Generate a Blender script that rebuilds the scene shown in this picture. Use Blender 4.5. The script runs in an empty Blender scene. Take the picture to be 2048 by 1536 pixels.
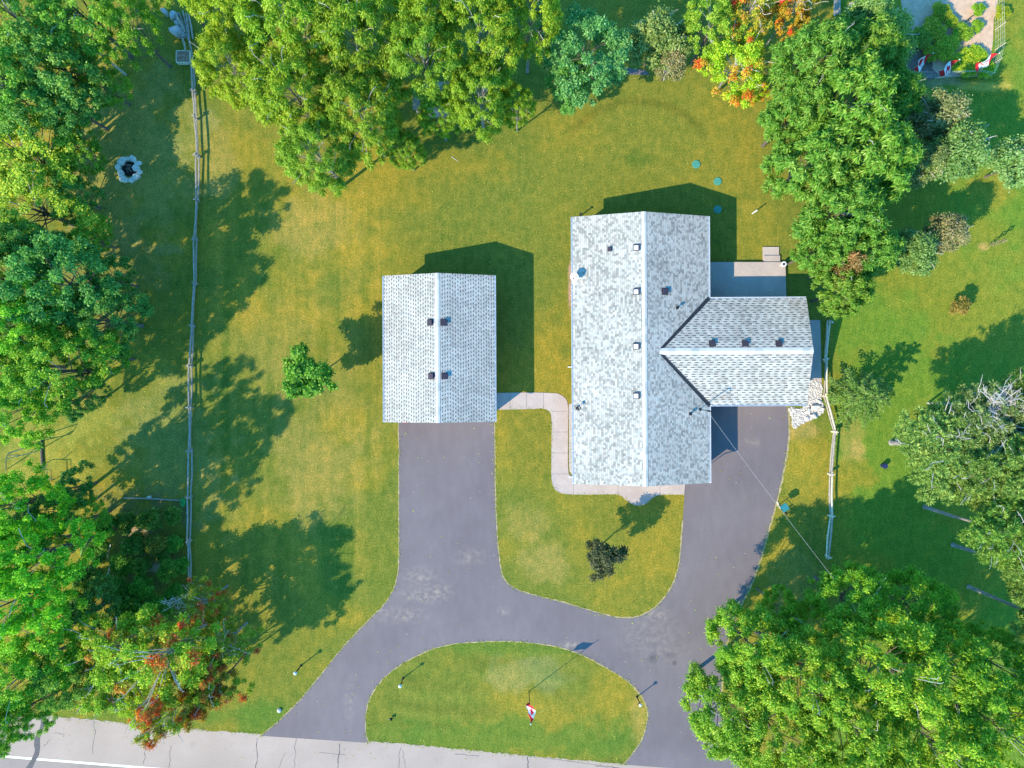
import bpy, math, random
import numpy as np
from mathutils import Vector, Matrix
from mathutils.geometry import tessellate_polygon
R = math.radians
scn = bpy.context.scene
# ------------------------------------------------------------------ camera
H = 53.0            # metres above the lawn
F = 1422.0          # focal length in pixels of the 2048 px wide photograph
cam_d = bpy.data.cameras.new('camera'); cam = bpy.data.objects.new('camera', cam_d)
scn.collection.objects.link(cam); scn.camera = cam
cam.location = (0, 0, H); cam.rotation_euler = (0, 0, 0)
cam_d.sensor_width = 36.0; cam_d.lens = 36.0 * F / 2048.0
cam_d.clip_start = 0.5; cam_d.clip_end = 4000
# ------------------------------------------------------------------ light
ELEV = R(38.5)
SUN = Vector((-0.80 * math.cos(ELEV), -0.60 * math.cos(ELEV), math.sin(ELEV)))
w = bpy.data.worlds.new('World'); scn.world = w; w.use_nodes = True
nt = w.node_tree; nt.nodes.clear()
sky = nt.nodes.new('ShaderNodeTexSky'); sky.sky_type = 'NISHITA'; sky.sun_disc = False
sky.sun_elevation = ELEV; sky.sun_rotation = math.atan2(SUN.x, SUN.y)
sky.ozone_density = 6.0; sky.air_density = 1.3; sky.dust_density = 0.2
tin = nt.nodes.new('ShaderNodeMix'); tin.data_type = 'RGBA'; tin.blend_type = 'MULTIPLY'; tin.inputs[0].default_value = 1
tin.inputs[7].default_value = (0.40, 1.02, 1.18, 1)
bg = nt.nodes.new('ShaderNodeBackground'); bg.inputs[1].default_value = 0.15
wo = nt.nodes.new('ShaderNodeOutputWorld')
nt.links.new(sky.outputs[0], tin.inputs[6]); nt.links.new(tin.outputs[2], bg.inputs[0]); nt.links.new(bg.outputs[0], wo.inputs[0])
sd = bpy.data.lights.new('sun', 'SUN'); sd.energy = 2.85; sd.angle = R(0.5); sd.color = (1.0, 0.86, 0.60)
so = bpy.data.objects.new('sun', sd); scn.collection.objects.link(so)
so.rotation_euler = (-SUN).to_track_quat('-Z', 'Y').to_euler(); so.location = (-30, -22, 40)
scn.view_settings.view_transform = 'Standard'; scn.view_settings.look = 'None'
scn.view_settings.exposure = 1.48; scn.view_settings.gamma = 1.0
scn.cycles.max_bounces = 6; scn.cycles.diffuse_bounces = 3; scn.cycles.transmission_bounces = 3
scn.cycles.sample_clamp_indirect = 6

# ------------------------------------------------------------------ helpers
def G(px, py, z=0.0):
    """world x, y of the point of height z that the photograph shows at pixel px, py"""
    return ((px - 1024) * (H - z) / F, (768 - py) * (H - z) / F)
C = scn.collection
def tag(o, label=None, cat=None, group=None, kind=None):
    if label: o['label'] = label
    if cat: o['category'] = cat
    if group: o['group'] = group
    if kind: o['kind'] = kind
    return o
def empty(name, loc, rz=0.0):
    o = bpy.data.objects.new(name, None); C.objects.link(o)
    o.location = loc; o.rotation_euler = (0, 0, rz); o.empty_display_size = 0.3
    return o
class MB:
    def __init__(s): s.v = []; s.f = []; s.uv = []; s.m = []
    def poly(s, pts, uv=None, m=0):
        n = len(s.v); s.v += [tuple(p) for p in pts]; s.f.append(list(range(n, n + len(pts))))
        s.uv.append(uv or [(0, 0)] * len(pts)); s.m.append(m)
    def box(s, c, d, rz=0.0, m=0, M=None):
        x, y, z = [q / 2 for q in d]
        P = [Vector((a * x, b * y, e * z)) for e in (-1, 1) for b in (-1, 1) for a in (-1, 1)]
        Rm = Matrix.Rotation(rz, 3, 'Z') if M is None else M
        P = [Rm @ p + Vector(c) for p in P]
        n = len(s.v); s.v += [tuple(p) for p in P]
        for f in ((0, 2, 3, 1), (4, 5, 7, 6), (0, 1, 5, 4), (2, 6, 7, 3), (0, 4, 6, 2), (1, 3, 7, 5)):
            s.f.append([n + i for i in f]); s.uv.append([(0, 0)] * 4); s.m.append(m)
    def tube(s, pts, rad, k=6, m=0, cap=True):
        pts = [Vector(p) for p in pts]; n0 = len(s.v); L = len(pts)
        if not hasattr(rad, '__len__'): rad = [rad] * L
        for i, p in enumerate(pts):
            d = (pts[min(i + 1, L - 1)] - pts[max(i - 1, 0)])
            d = d.normalized() if d.length > 1e-9 else Vector((0, 0, 1))
            a = d.orthogonal().normalized() if abs(d.z) > 0.99 else d.cross(Vector((0, 0, 1))).normalized()
            b = d.cross(a)
            for j in range(k):
                t = 2 * math.pi * j / k
                s.v.append(tuple(p + (a * math.cos(t) + b * math.sin(t)) * rad[i]))
        for i in range(L - 1):
            for j in range(k):
                q = (j + 1) % k
                s.f.append([n0 + i * k + j, n0 + i * k + q, n0 + (i + 1) * k + q, n0 + (i + 1) * k + j])
                s.uv.append([(0, 0)] * 4); s.m.append(m)
        if cap:
            s.f.append([n0 + j for j in range(k)][::-1]); s.uv.append([(0, 0)] * k); s.m.append(m)
            s.f.append([n0 + (L - 1) * k + j for j in range(k)]); s.uv.append([(0, 0)] * k); s.m.append(m)
    def slab(s, top, t, uv=None, m=0, ms=1):
        """roof slab: polygon top (ccw from above) with vertical thickness t"""
        s.poly(top, uv, m)
        bot = [(p[0], p[1], p[2] - t) for p in top]
        s.poly(bot[::-1], None, ms)
        n = len(top)
        for i in range(n):
            j = (i + 1) % n
            s.poly([top[i], bot[i], bot[j], top[j]], None, ms)
    def build(s, name, mats, parent=None, smooth=False, loc=None):
        me = bpy.data.meshes.new(name); me.from_pydata(s.v, [], s.f)
        ul = me.uv_layers.new(name='UVMap'); k = 0
        flat = [c for f in s.uv for p in f for c in p]
        ul.data.foreach_set('uv', flat)
        if not isinstance(mats, (list, tuple)): mats = [mats]
        for q in mats: me.materials.append(q)
        me.polygons.foreach_set('material_index', s.m)
        if smooth: me.polygons.foreach_set('use_smooth', [True] * len(me.polygons))
        me.update()
        o = bpy.data.objects.new(name, me); C.objects.link(o)
        if parent: o.parent = parent
        if loc: o.location = loc
        return o
def flatpoly(name, pts, z, mats, z2=None, uvs=None):
    """flat sheet from an outline (world xy); z2 adds sides going down to z2"""
    b = MB(); P3 = [Vector((p[0], p[1], z)) for p in pts]
    area = sum(pts[i][0] * pts[(i + 1) % len(pts)][1] - pts[(i + 1) % len(pts)][0] * pts[i][1] for i in range(len(pts)))
    if area < 0: P3 = P3[::-1]
    for t in tessellate_polygon([P3]):
        a = [P3[i] for i in t]
        if (a[1] - a[0]).cross(a[2] - a[0]).z < 0: a = a[::-1]
        b.poly(a)
    if z2 is not None:
        n = len(P3)
        for i in range(n):
            p, q = P3[i], P3[(i + 1) % n]
            b.poly([p, (p.x, p.y, z2), (q.x, q.y, z2), q])
    return b.build(name, mats)
def smooth_line(pts, step=0.25, closed=False):
    """Catmull-Rom through points"""
    n = len(pts); out = []
    rng = range(n if closed else n - 1)
    for i in rng:
        g = lambda k: pts[k % n] if closed else pts[max(0, min(n - 1, k))]
        p0, p1, p2, p3 = g(i - 1), g(i), g(i + 1), g(i + 2)
        d = math.hypot(p2[0] - p1[0], p2[1] - p1[1]); m = max(1, int(d / step))
        for k in range(m):
            t = k / m
            out.append(tuple(0.5 * ((2 * p1[c]) + (-p0[c] + p2[c]) * t + (2 * p0[c] - 5 * p1[c] + 4 * p2[c] - p3[c]) * t * t
                        + (-p0[c] + 3 * p1[c] - 3 * p2[c] + p3[c]) * t ** 3) for c in (0, 1)))
    if not closed: out.append(tuple(pts[-1]))
    return out
def ragged(pts, a, seed):
    r = random.Random(seed); out = []
    for p in pts: out.append((p[0] + r.uniform(-a, a), p[1] + r.uniform(-a, a)))
    return out

# ------------------------------------------------------------------ materials
def srgb(r, g, b):
    f = lambda c: ((c / 255) / 12.92 if c <= 10 else (((c / 255) + 0.055) / 1.055) ** 2.4)
    return (f(r), f(g), f(b), 1)
class NT:
    def __init__(s, name):
        s.m = bpy.data.materials.new(name); s.m.use_nodes = True; s.t = s.m.node_tree; s.t.nodes.clear()
        s.out = s.n('ShaderNodeOutputMaterial'); s.b = s.n('ShaderNodeBsdfPrincipled')
        s.l(s.b.outputs[0], s.out.inputs[0]); s.b.inputs['Roughness'].default_value = 0.8
        s.b.inputs['Specular IOR Level'].default_value = 0.25
    def n(s, t, **k):
        x = s.t.nodes.new(t)
        for a, v in k.items(): setattr(x, a, v)
        return x
    def l(s, a, b): s.t.links.new(a, b)
    def coord(s, kind='Object'):
        return s.n('ShaderNodeTexCoord').outputs[kind]
    def noise(s, vec, scale, detail=4, rough=0.55, stretch=None, dist=0.0):
        if stretch:
            mp = s.n('ShaderNodeMapping'); mp.inputs['Scale'].default_value = stretch; s.l(vec, mp.inputs[0]); vec = mp.outputs[0]
        x = s.n('ShaderNodeTexNoise'); x.inputs['Scale'].default_value = scale; x.inputs['Detail'].default_value = detail
        x.inputs['Roughness'].default_value = rough; x.inputs['Distortion'].default_value = dist
        s.l(vec, x.inputs['Vector']); return x.outputs['Fac']
    def ramp(s, fac, stops):
        x = s.n('ShaderNodeValToRGB'); e = x.color_ramp.elements
        while len(e) > 1: e.remove(e[-1])
        e[0].position = stops[0][0]; e[0].color = stops[0][1]
        for p, c in stops[1:]:
            q = e.new(p); q.color = c
        s.l(fac, x.inputs[0]); return x.outputs[0]
    def mix(s, fac, a, b, mode='MIX'):
        x = s.n('ShaderNodeMix'); x.data_type = 'RGBA'; x.blend_type = mode
        for v, i in ((fac, 0), (a, 6), (b, 7)):
            if hasattr(v, 'is_output'): s.l(v, x.inputs[i])
            else: x.inputs[i].default_value = v
        return x.outputs[2]
    def math(s, op, a, b=0.0, c=None, clamp=False):
        x = s.n('ShaderNodeMath', operation=op); x.use_clamp = clamp
        for v, i in ((a, 0), (b, 1), (c, 2)):
            if v is None: continue
            if hasattr(v, 'is_output'): s.l(v, x.inputs[i])
            else: x.inputs[i].default_value = v
        return x.outputs[0]
    def col(s, c): 
        if hasattr(c, 'is_output'): s.l(c, s.b.inputs['Base Color'])
        else: s.b.inputs['Base Color'].default_value = c
    def bump(s, h, st=0.3, d=0.02):
        x = s.n('ShaderNodeBump'); x.inputs['Strength'].default_value = st; x.inputs['Distance'].default_value = d
        s.l(h, x.inputs['Height']); s.l(x.outputs[0], s.b.inputs['Normal'])
def gv(v): return (v, v, v, 1)
def simple(name, rgb, rough=0.7, var=0.25, scale=6.0, metal=0.0, stretch=None):
    t = NT(name); t.b.inputs['Roughness'].default_value = rough; t.b.inputs['Metallic'].default_value = metal
    n = t.noise(t.coord(), scale, 5, stretch=stretch)
    f = t.ramp(n, [(0.25, gv(1 - var)), (0.75, gv(1 + var))])
    t.col(t.mix(1.0, rgb, f, 'MULTIPLY')); return t.m
MAT = {}
MAT['trim_white'] = simple('trim_white', (0.62, 0.62, 0.62, 1), 0.5, 0.06)
MAT['metal_white'] = simple('metal_white', (0.66, 0.67, 0.68, 1), 0.4, 0.05)
MAT['metal_dark'] = simple('metal_dark', (0.025, 0.027, 0.032, 1), 0.45, 0.3)
MAT['vent_brown'] = simple('vent_brown', (0.045, 0.036, 0.05, 1), 0.5, 0.2)
MAT['black'] = simple('black_paint', (0.012, 0.014, 0.014, 1), 0.5, 0.2)
MAT['bark'] = simple('bark', (0.13, 0.105, 0.085, 1), 0.95, 0.5, 9, stretch=(1, 1, 0.2))
MAT['bark_grey'] = simple('bark_grey', (0.26, 0.23, 0.22, 1), 0.95, 0.5, 7, stretch=(1, 1, 0.3))
MAT['deadwood'] = simple('deadwood', (0.50, 0.45, 0.42, 1), 0.9, 0.4, 6)
MAT['rail_wood'] = simple('rail_wood', (0.33, 0.285, 0.24, 1), 0.9, 0.45, 7, stretch=(3, 0.5, 3))
MAT['rail_pale'] = simple('rail_pale', (0.58, 0.50, 0.38, 1), 0.9, 0.35, 7, stretch=(3, 0.5, 3))
MAT['stone'] = simple('stone', (0.38, 0.355, 0.35, 1), 0.9, 0.35, 9)
MAT['stone_white'] = simple('stone_white', (0.60, 0.55, 0.50, 1), 0.9, 0.3, 8)
MAT['char'] = simple('char', (0.03, 0.026, 0.024, 1), 0.95, 0.7, 25)
MAT['chips'] = simple('wood_chips', (0.42, 0.27, 0.19, 1), 0.9, 0.6, 22)
MAT['teal'] = simple('teal_paint', (0.03, 0.19, 0.21, 1), 0.5, 0.12)
MAT['lid_green'] = simple('lid_green', (0.06, 0.25, 0.19, 1), 0.7, 0.15)
MAT['frame_green'] = simple('frame_green', (0.05, 0.10, 0.06, 1), 0.5, 0.3)
MAT['red'] = simple('flag_red', (0.62, 0.02, 0.03, 1), 0.8, 0.1)
MAT['white_cloth'] = simple('flag_white', (0.75, 0.72, 0.74, 1), 0.8, 0.05)
MAT['soil'] = simple('soil', (0.50, 0.34, 0.235, 1), 0.95, 0.2, 3)
MAT['soil_dark'] = simple('soil_dark', (0.16, 0.12, 0.10, 1), 0.95, 0.4, 4)
MAT['hose'] = simple('hose', (0.02, 0.45, 0.12, 1), 0.4, 0.1)
MAT['blue_plastic'] = simple('blue_plastic', (0.02, 0.03, 0.10, 1), 0.4, 0.2)
MAT['wire'] = simple('wire', (0.36, 0.35, 0.34, 1), 0.5, 0.1)
MAT['door'] = simple('door_paint', (0.45, 0.43, 0.40, 1), 0.5, 0.05)
t = NT('glass'); t.b.inputs['Roughness'].default_value = 0.08; t.b.inputs['Specular IOR Level'].default_value = 0.8
n = t.noise(t.coord(), 0.8, 2); t.col(t.ramp(n, [(0.3, (0.02, 0.025, 0.03, 1)), (0.7, (0.05, 0.06, 0.07, 1))])); MAT['glass'] = t.m
t = NT('brick_wall')
mp = t.n('ShaderNodeMapping'); mp.inputs['Rotation'].default_value = (R(90), 0, 0); co = t.coord()
# brick courses: x+y run along the wall, z up
sx = t.n('ShaderNodeSeparateXYZ'); t.l(co, sx.inputs[0]); cx = t.n('ShaderNodeCombineXYZ')
t.l(t.math('ADD', sx.outputs[0], sx.outputs[1]), cx.inputs[0]); t.l(sx.outputs[2], cx.inputs[1])
bk = t.n('ShaderNodeTexBrick'); t.l(cx.outputs[0], bk.inputs[0]); bk.inputs['Scale'].default_value = 1.0
bk.inputs['Brick Width'].default_value = 0.22; bk.inputs['Row Height'].default_value = 0.075; bk.inputs['Mortar Size'].default_value = 0.006
bk.inputs['Color1'].default_value = (0.30, 0.09, 0.06, 1); bk.inputs['Color2'].default_value = (0.40, 0.16, 0.10, 1); bk.inputs['Mortar'].default_value = (0.42, 0.38, 0.34, 1)
t.col(bk.outputs[0]); t.bump(bk.outputs[1], 0.4, 0.01); MAT['brick'] = t.m

def shingle(name, tabw, row, dark, lo, hi, base, seed, gap=0.0):
    """asphalt shingles in UV metres: u along the ridge, v up the slope"""
    t = NT(name); t.b.inputs['Roughness'].default_value = 0.9
    uv = t.n('ShaderNodeUVMap').outputs[0]
    s = t.n('ShaderNodeSeparateXYZ'); t.l(uv, s.inputs[0]); u, v = s.outputs[0], s.outputs[1]
    rv = t.math('DIVIDE', v, row); ri = t.math('FLOOR', rv); rf = t.math('SUBTRACT', rv, ri)
    wn = t.n('ShaderNodeTexWhiteNoise', noise_dimensions='1D'); t.l(t.math('ADD', ri, seed), wn.inputs['W'])
    uu = t.math('ADD', t.math('DIVIDE', u, tabw), t.math('MULTIPLY', wn.outputs[0], 7.0))
    ui = t.math('FLOOR', uu); uf = t.math('SUBTRACT', uu, ui)
    c2 = t.n('ShaderNodeCombineXYZ'); t.l(ui, c2.inputs[0]); t.l(ri, c2.inputs[1])
    w2 = t.n('ShaderNodeTexWhiteNoise', noise_dimensions='2D'); t.l(c2.outputs[0], w2.inputs[0])
    g = t.ramp(w2.outputs[0], [(0.0, gv(lo)), (0.35, gv(lo + (hi - lo) * 0.45)), (0.7, gv(hi * 0.96)), (1.0, gv(hi))])
    big = t.noise(uv, 0.35, 4); g = t.mix(1.0, g, t.ramp(big, [(0.3, gv(0.86)), (0.7, gv(1.08))]), 'MULTIPLY')
    st = t.noise(uv, 1.0, 4, stretch=(2.6, 0.22, 1)); g = t.mix(1.0, g, t.ramp(st, [(0.3, gv(0.90)), (0.7, gv(1.06))]), 'MULTIPLY')
    fine = t.noise(uv, 60, 3); g = t.mix(1.0, g, t.ramp(fine, [(0.3, gv(0.82)), (0.7, gv(1.15))]), 'MULTIPLY')
    hue = t.noise(uv, 2.2, 2); g = t.mix(0.5, g, t.ramp(hue, [(0.3, (0.9, 0.98, 1.04, 1)), (0.5, gv(1)), (0.7, (1.04, 0.97, 0.98, 1))]), 'MULTIPLY')
    edge = t.math('LESS_THAN', rf, 0.20)
    g = t.mix(t.math('MULTIPLY', edge, 0.45), g, gv(0.16))
    if dark:
        # short dark dashes: shade in the slots between lower tabs, painted into the colour
        wd = t.n('ShaderNodeTexWhiteNoise', noise_dimensions='2D'); t.l(c2.outputs[0], wd.inputs[0])
        slot = t.math('MULTIPLY', t.math('GREATER_THAN', uf, 1 - gap), t.math('LESS_THAN', rf, 0.42))
        g = t.mix(t.math('MULTIPLY', slot, 0.85), g, gv(dark))
    g = t.mix(1.0, g, base, 'MULTIPLY')
    t.col(g); t.bump(rf, 0.35, 0.012); return t.m
MAT['roof_main'] = shingle('roof_shingles_mottled', 0.17, 0.14, None, 0.22, 0.46, (1.03, .985, .885, 1), 3.0)
MAT['roof_slots'] = shingle('roof_shingles_slotted', 0.28, 0.185, 0.05, 0.34, 0.46, (1.03, .985, .885, 1), 11.0, 0.42)
MAT['roof_wing'] = shingle('roof_shingles_wing', 0.52, 0.17, 0.05, 0.33, 0.48, (1.03, .985, .885, 1), 21.0, 0.5)
t = NT('ridge_cap'); uv = t.n('ShaderNodeUVMap').outputs[0]; s = t.n('ShaderNodeSeparateXYZ'); t.l(uv, s.inputs[0])
q = t.math('FLOOR', t.math('DIVIDE', s.outputs[0], 0.55)); wn = t.n('ShaderNodeTexWhiteNoise', noise_dimensions='1D'); t.l(q, wn.inputs['W'])
t.col(t.ramp(wn.outputs[0], [(0, (0.42, .41, .38, 1)), (0.4, (0.52, .50, .46, 1)), (1, (0.56, .54, .49, 1))])); MAT['ridge_cap'] = t.m

# asphalt of the driveway with dust patches (real stains)
def blobs(t, co, lst, dn=0.6):
    nz = t.n('ShaderNodeTexNoise'); nz.inputs['Scale'].default_value = 1.3; nz.inputs['Detail'].default_value = 6; t.l(co, nz.inputs['Vector'])
    acc = None
    for (px, py, rx, ry, s) in lst:
        x, y = G(px, py)
        a = t.n('ShaderNodeVectorMath', operation='SUBTRACT'); t.l(co, a.inputs[0]); a.inputs[1].default_value = (x, y, 0)
        b = t.n('ShaderNodeVectorMath', operation='MULTIPLY'); t.l(a.outputs[0], b.inputs[0]); b.inputs[1].default_value = (26.8 / rx, 26.8 / ry, 0)
        c = t.n('ShaderNodeVectorMath', operation='LENGTH'); t.l(b.outputs[0], c.inputs[0])
        m = t.math('SUBTRACT', 1.0, c.outputs['Value'], clamp=True); m = t.math('MULTIPLY', m, s)
        acc = m if acc is None else t.math('MAXIMUM', acc, m)
    return acc
t = NT('asphalt_drive'); co = t.coord(); t.b.inputs['Roughness'].default_value = 0.75
n1 = t.noise(co, 0.18, 5); n2 = t.noise(co, 25, 3); n3 = t.noise(co, 2.0, 6, stretch=(1, 0.35, 1))
c = t.ramp(n1, [(0.3, (0.136, 0.110, 0.116, 1)), (0.5, (0.152, 0.125, 0.130, 1)), (0.7, (0.168, 0.140, 0.144, 1))])
c = t.mix(1.0, c, t.ramp(n2, [(0.3, gv(0.9)), (0.7, gv(1.1))]), 'MULTIPLY')
c = t.mix(1.0, c, t.ramp(n3, [(0.3, gv(0.94)), (0.7, gv(1.06))]), 'MULTIPLY')
bl = blobs(t, co, [(1095, 1130, 60, 26, 1.0), (840, 1155, 45, 30, 1.1), (845, 1190, 60, 22, 1.4), (875, 1185, 40, 30, 1.3), (800, 1230, 70, 22, 1.2), (1310, 1230, 36, 26, 1.2),
   (1300, 1270, 90, 60, 0.7), (1140, 1290, 30, 10, 1.5), (1325, 1300, 90, 40, 0.5), (1505, 885, 26, 14, 0.9), (700, 1400, 16, 60, 0.7), (940, 1115, 40, 25, 0.9), (1006, 1222, 18, 12, 1.0), (765, 1222, 25, 12, 1.1)])
n4 = t.noise(co, 2.6, 8, 0.7)
msk = t.math('MULTIPLY', bl, t.math('MULTIPLY_ADD', n4, 5.0, -2.2, clamp=True), clamp=True)
c = t.mix(t.math('MULTIPLY', msk, 0.45, clamp=True), c, (0.40, 0.31, 0.24, 1))
bl2 = blobs(t, co, [(1306, 1316, 12, 14, 1.3), (1349, 1326, 6, 6, 1.5), (1340, 1310, 16, 8, 0.8)])
c = t.mix(t.math('MULTIPLY', bl2, t.math('MULTIPLY_ADD', n4, 4.0, -1.3, clamp=True), clamp=True), c, (0.07, 0.06, 0.07, 1))
sp = t.n('ShaderNodeTexVoronoi'); sp.inputs['Scale'].default_value = 1.3; t.l(co, sp.inputs['Vector'])
c = t.mix(t.math('LESS_THAN', sp.outputs['Distance'], 0.035), c, (0.50, 0.42, 0.36, 1))
t.col(c); t.bump(n2, 0.15, 0.01); MAT['drive'] = t.m
t = NT('drive_edge'); co = t.coord(); n = t.noise(co, 3, 5); t.col(t.ramp(n, [(0.3, (0.22, 0.19, 0.05, 1)), (0.55, (0.40, 0.30, 0.16, 1)), (0.8, (0.46, 0.36, 0.24, 1))])); MAT['edge'] = t.m
def pavement(name, a, b, spot, seedscale=0.5):
    t = NT(name); co = t.coord(); n1 = t.noise(co, seedscale, 6); n2 = t.noise(co, 18, 4); n3 = t.noise(co, 1.7, 7, 0.7, dist=0.4)
    c = t.ramp(n1, [(0.3, a), (0.7, b)]); c = t.mix(1.0, c, t.ramp(n2, [(0.3, gv(0.88)), (0.7, gv(1.1))]), 'MULTIPLY')
    c = t.mix(t.ramp(n3, [(0.56, gv(0)), (0.7, gv(0.55))]), c, spot); t.col(c); t.bump(n2, 0.15, 0.01); return t.m
MAT['concrete'] = pavement('concrete', (0.36, 0.29, 0.26, 1), (0.46, 0.38, 0.335, 1), (0.58, 0.49, 0.42, 1))
MAT['concrete_joint'] = simple('concrete_joint', (0.24, 0.21, 0.20, 1), 0.9, 0.2)
MAT['shoulder'] = pavement('road_shoulder', (0.32, 0.245, 0.20, 1), (0.39, 0.30, 0.25, 1), (0.29, 0.23, 0.195, 1), 0.25)
MAT['road'] = pavement('road_lane', (0.25, 0.195, 0.17, 1), (0.29, 0.23, 0.20, 1), (0.21, 0.17, 0.15, 1), 0.25)
MAT['tar'] = simple('tar', (0.10, 0.09, 0.09, 1), 0.8, 0.3)
MAT['line'] = simple('road_paint', (0.75, 0.75, 0.74, 1), 0.6, 0.08)
MAT['gravel'] = pavement('gravel', (0.26, 0.24, 0.22, 1), (0.48, 0.44, 0.40, 1), (0.60, 0.56, 0.50, 1), 9.0)

# lawn: species / dryness colours come from a colour attribute, blades from fine noise
t = NT('lawn'); co = t.coord(); t.b.inputs['Roughness'].default_value = 0.95; t.b.inputs['Specular IOR Level'].default_value = 0.08
at = t.n('ShaderNodeAttribute', attribute_name='grass'); c = at.outputs['Color']
n1 = t.noise(co, 9.0, 6, 0.8); n2 = t.noise(co, 1.4, 6, 0.7); n3 = t.noise(co, 3.0, 4, 0.7, stretch=(1, 0.3, 1))
c = t.mix(1.0, c, t.ramp(n1, [(0.30, (0.30, 0.48, 0.4, 1)), (0.5, gv(1)), (0.70, (2.0, 1.55, 1.9, 1))]), 'MULTIPLY')
c = t.mix(1.0, c, t.ramp(n2, [(0.3, (0.68, 0.84, 0.8, 1)), (0.7, (1.32, 1.14, 1.2, 1))]), 'MULTIPLY')
c = t.mix(1.0, c, t.ramp(n3, [(0.3, (0.78, 0.87, 0.85, 1)), (0.7, (1.22, 1.12, 1.15, 1))]), 'MULTIPLY')
sp = t.n('ShaderNodeTexVoronoi'); sp.inputs['Scale'].default_value = 1.1; t.l(co, sp.inputs['Vector'])
c = t.mix(t.math('LESS_THAN', sp.outputs['Distance'], 0.03), c, (0.45, 0.42, 0.22, 1))
t.col(c); t.bump(n1, 0.5, 0.05); MAT['lawn'] = t.m

def leafmat(name, dark, mid, light, trans=0.35, autumn=None):
    """leaf colours by a per-leaf attribute; each tree's own hue comes from its object colour"""
    t = NT(name); t.b.inputs['Roughness'].default_value = 0.55; t.b.inputs['Specular IOR Level'].default_value = 0.3
    a = t.n('ShaderNodeAttribute', attribute_name='tint').outputs['Fac']
    c = t.ramp(a, [(0.0, dark), (0.5, mid), (1.0, light)])
    if autumn:
        h = t.n('ShaderNodeAttribute', attribute_name='hue').outputs['Fac']
        c = t.mix(t.ramp(h, [(0.50, gv(0)), (0.58, gv(0.75))]), c, t.ramp(a, [(0, autumn[0]), (1, autumn[1])]))
        c = t.mix(t.ramp(h, [(0.80, gv(0)), (0.88, gv(0.92))]), c, t.ramp(a, [(0, autumn[2]), (1, autumn[3])]))
    oi = t.n('ShaderNodeObjectInfo'); c = t.mix(1.0, c, oi.outputs['Color'], 'MULTIPLY')
    t.col(c)
    tr = t.n('ShaderNodeBsdfTranslucent'); t.l(t.mix(1.0, c, (1.3, 1.25, 0.7, 1), 'MULTIPLY'), tr.inputs[0])
    mx = t.n('ShaderNodeMixShader'); mx.inputs[0].default_value = trans
    t.l(t.b.outputs[0], mx.inputs[1]); t.l(tr.outputs[0], mx.inputs[2]); t.l(mx.outputs[0], t.out.inputs[0])
    return t.m
LM = {}
LM['green'] = leafmat('leaf_green', (0.06, 0.21, 0.015, 1), (0.21, 0.42, 0.025, 1), (0.56, 0.66, 0.09, 1))
LM['yellow'] = leafmat('leaf_yellow_green', (0.10, 0.23, 0.012, 1), (0.36, 0.47, 0.02, 1), (0.70, 0.68, 0.09, 1))
LM['deep'] = leafmat('leaf_deep_green', (0.03, 0.15, 0.03, 1), (0.12, 0.32, 0.05, 1), (0.36, 0.55, 0.13, 1))
LM['needle'] = leafmat('leaf_needle', (0.06, 0.17, 0.03, 1), (0.20, 0.33, 0.05, 1), (0.45, 0.52, 0.12, 1), 0.15)
LM['dusky'] = leafmat('leaf_dusky', (0.07, 0.13, 0.03, 1), (0.22, 0.29, 0.08, 1), (0.48, 0.44, 0.2, 1), 0.25)
LM['autumn'] = leafmat('leaf_autumn', (0.09, 0.24, 0.012, 1), (0.30, 0.46, 0.03, 1), (0.62, 0.64, 0.08, 1), 0.35,
    ((0.35, 0.22, 0.03, 1), (0.62, 0.36, 0.08, 1), (0.55, 0.07, 0.02, 1), (0.80, 0.16, 0.06, 1)))

# ------------------------------------------------------------------ ground
rng = np.random.RandomState(5)
def vnoise(x, y, s, seed):
    """smooth value noise with numpy"""
    r = np.random.RandomState(seed); T = r.rand(256, 256)
    X = x * s + 1000.0; Y = y * s + 1000.0
    xi = np.floor(X).astype(int); yi = np.floor(Y).astype(int); fx = X - xi; fy = Y - yi
    fx = fx * fx * (3 - 2 * fx); fy = fy * fy * (3 - 2 * fy)
    g = lambda a, b: T[a % 256, b % 256]
    return (g(xi, yi) * (1 - fx) * (1 - fy) + g(xi + 1, yi) * fx * (1 - fy) + g(xi, yi + 1) * (1 - fx) * fy + g(xi + 1, yi + 1) * fx * fy)
def fbm(x, y, s, seed, o=4):
    a = 0; w_ = 0.5; t_ = 0
    for i in range(o): a = a + w_ * vnoise(x, y, s * 2 ** i, seed + i); t_ += w_; w_ *= 0.55
    return a / t_
def axis(lo, hi, st, far):
    core = np.arange(lo, hi + st, st); out = []; d = 0.5; p = core[-1]
    while p < far: p += d; d *= 1.5; out.append(p)
    out2 = []; d = 0.5; p = core[0]
    while p > -far: p -= d; d *= 1.5; out2.append(p)
    return np.array(out2[::-1] + list(core) + out)
gx = axis(-41, 41, 0.16, 1500); gy = axis(-31, 31, 0.16, 1500)
XX, YY = np.meshgrid(gx, gy); nx, ny = len(gx), len(gy)
PX = XX * F / H + 1024; PY = 768 - YY * F / H         # the same ground in photograph pixels, for reading colours off the photo
def sm(e0, e1, v):
    k = np.clip((v - e0) / (e1 - e0), 0, 1); return k * k * (3 - 2 * k)
olive = np.array([0.226, 0.190, 0.022]); green = np.array([0.132, 0.156, 0.022]); tan_ = np.array([0.36, 0.26, 0.07])
lush = np.array([0.085, 0.155, 0.020]); brite = np.array([0.112, 0.192, 0.020]); dull = np.array([0.24, 0.235, 0.07])
dist = (fbm(XX, YY, 0.35, 31) - 0.5)
dist2 = fbm(XX, YY, 1.4, 51) - 0.5
big = fbm(XX, YY, 0.09, 3); med = fbm(XX, YY, 0.4, 9)
k = sm(0.36, 0.62, big * 0.6 + med * 0.4)[..., None]
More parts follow.
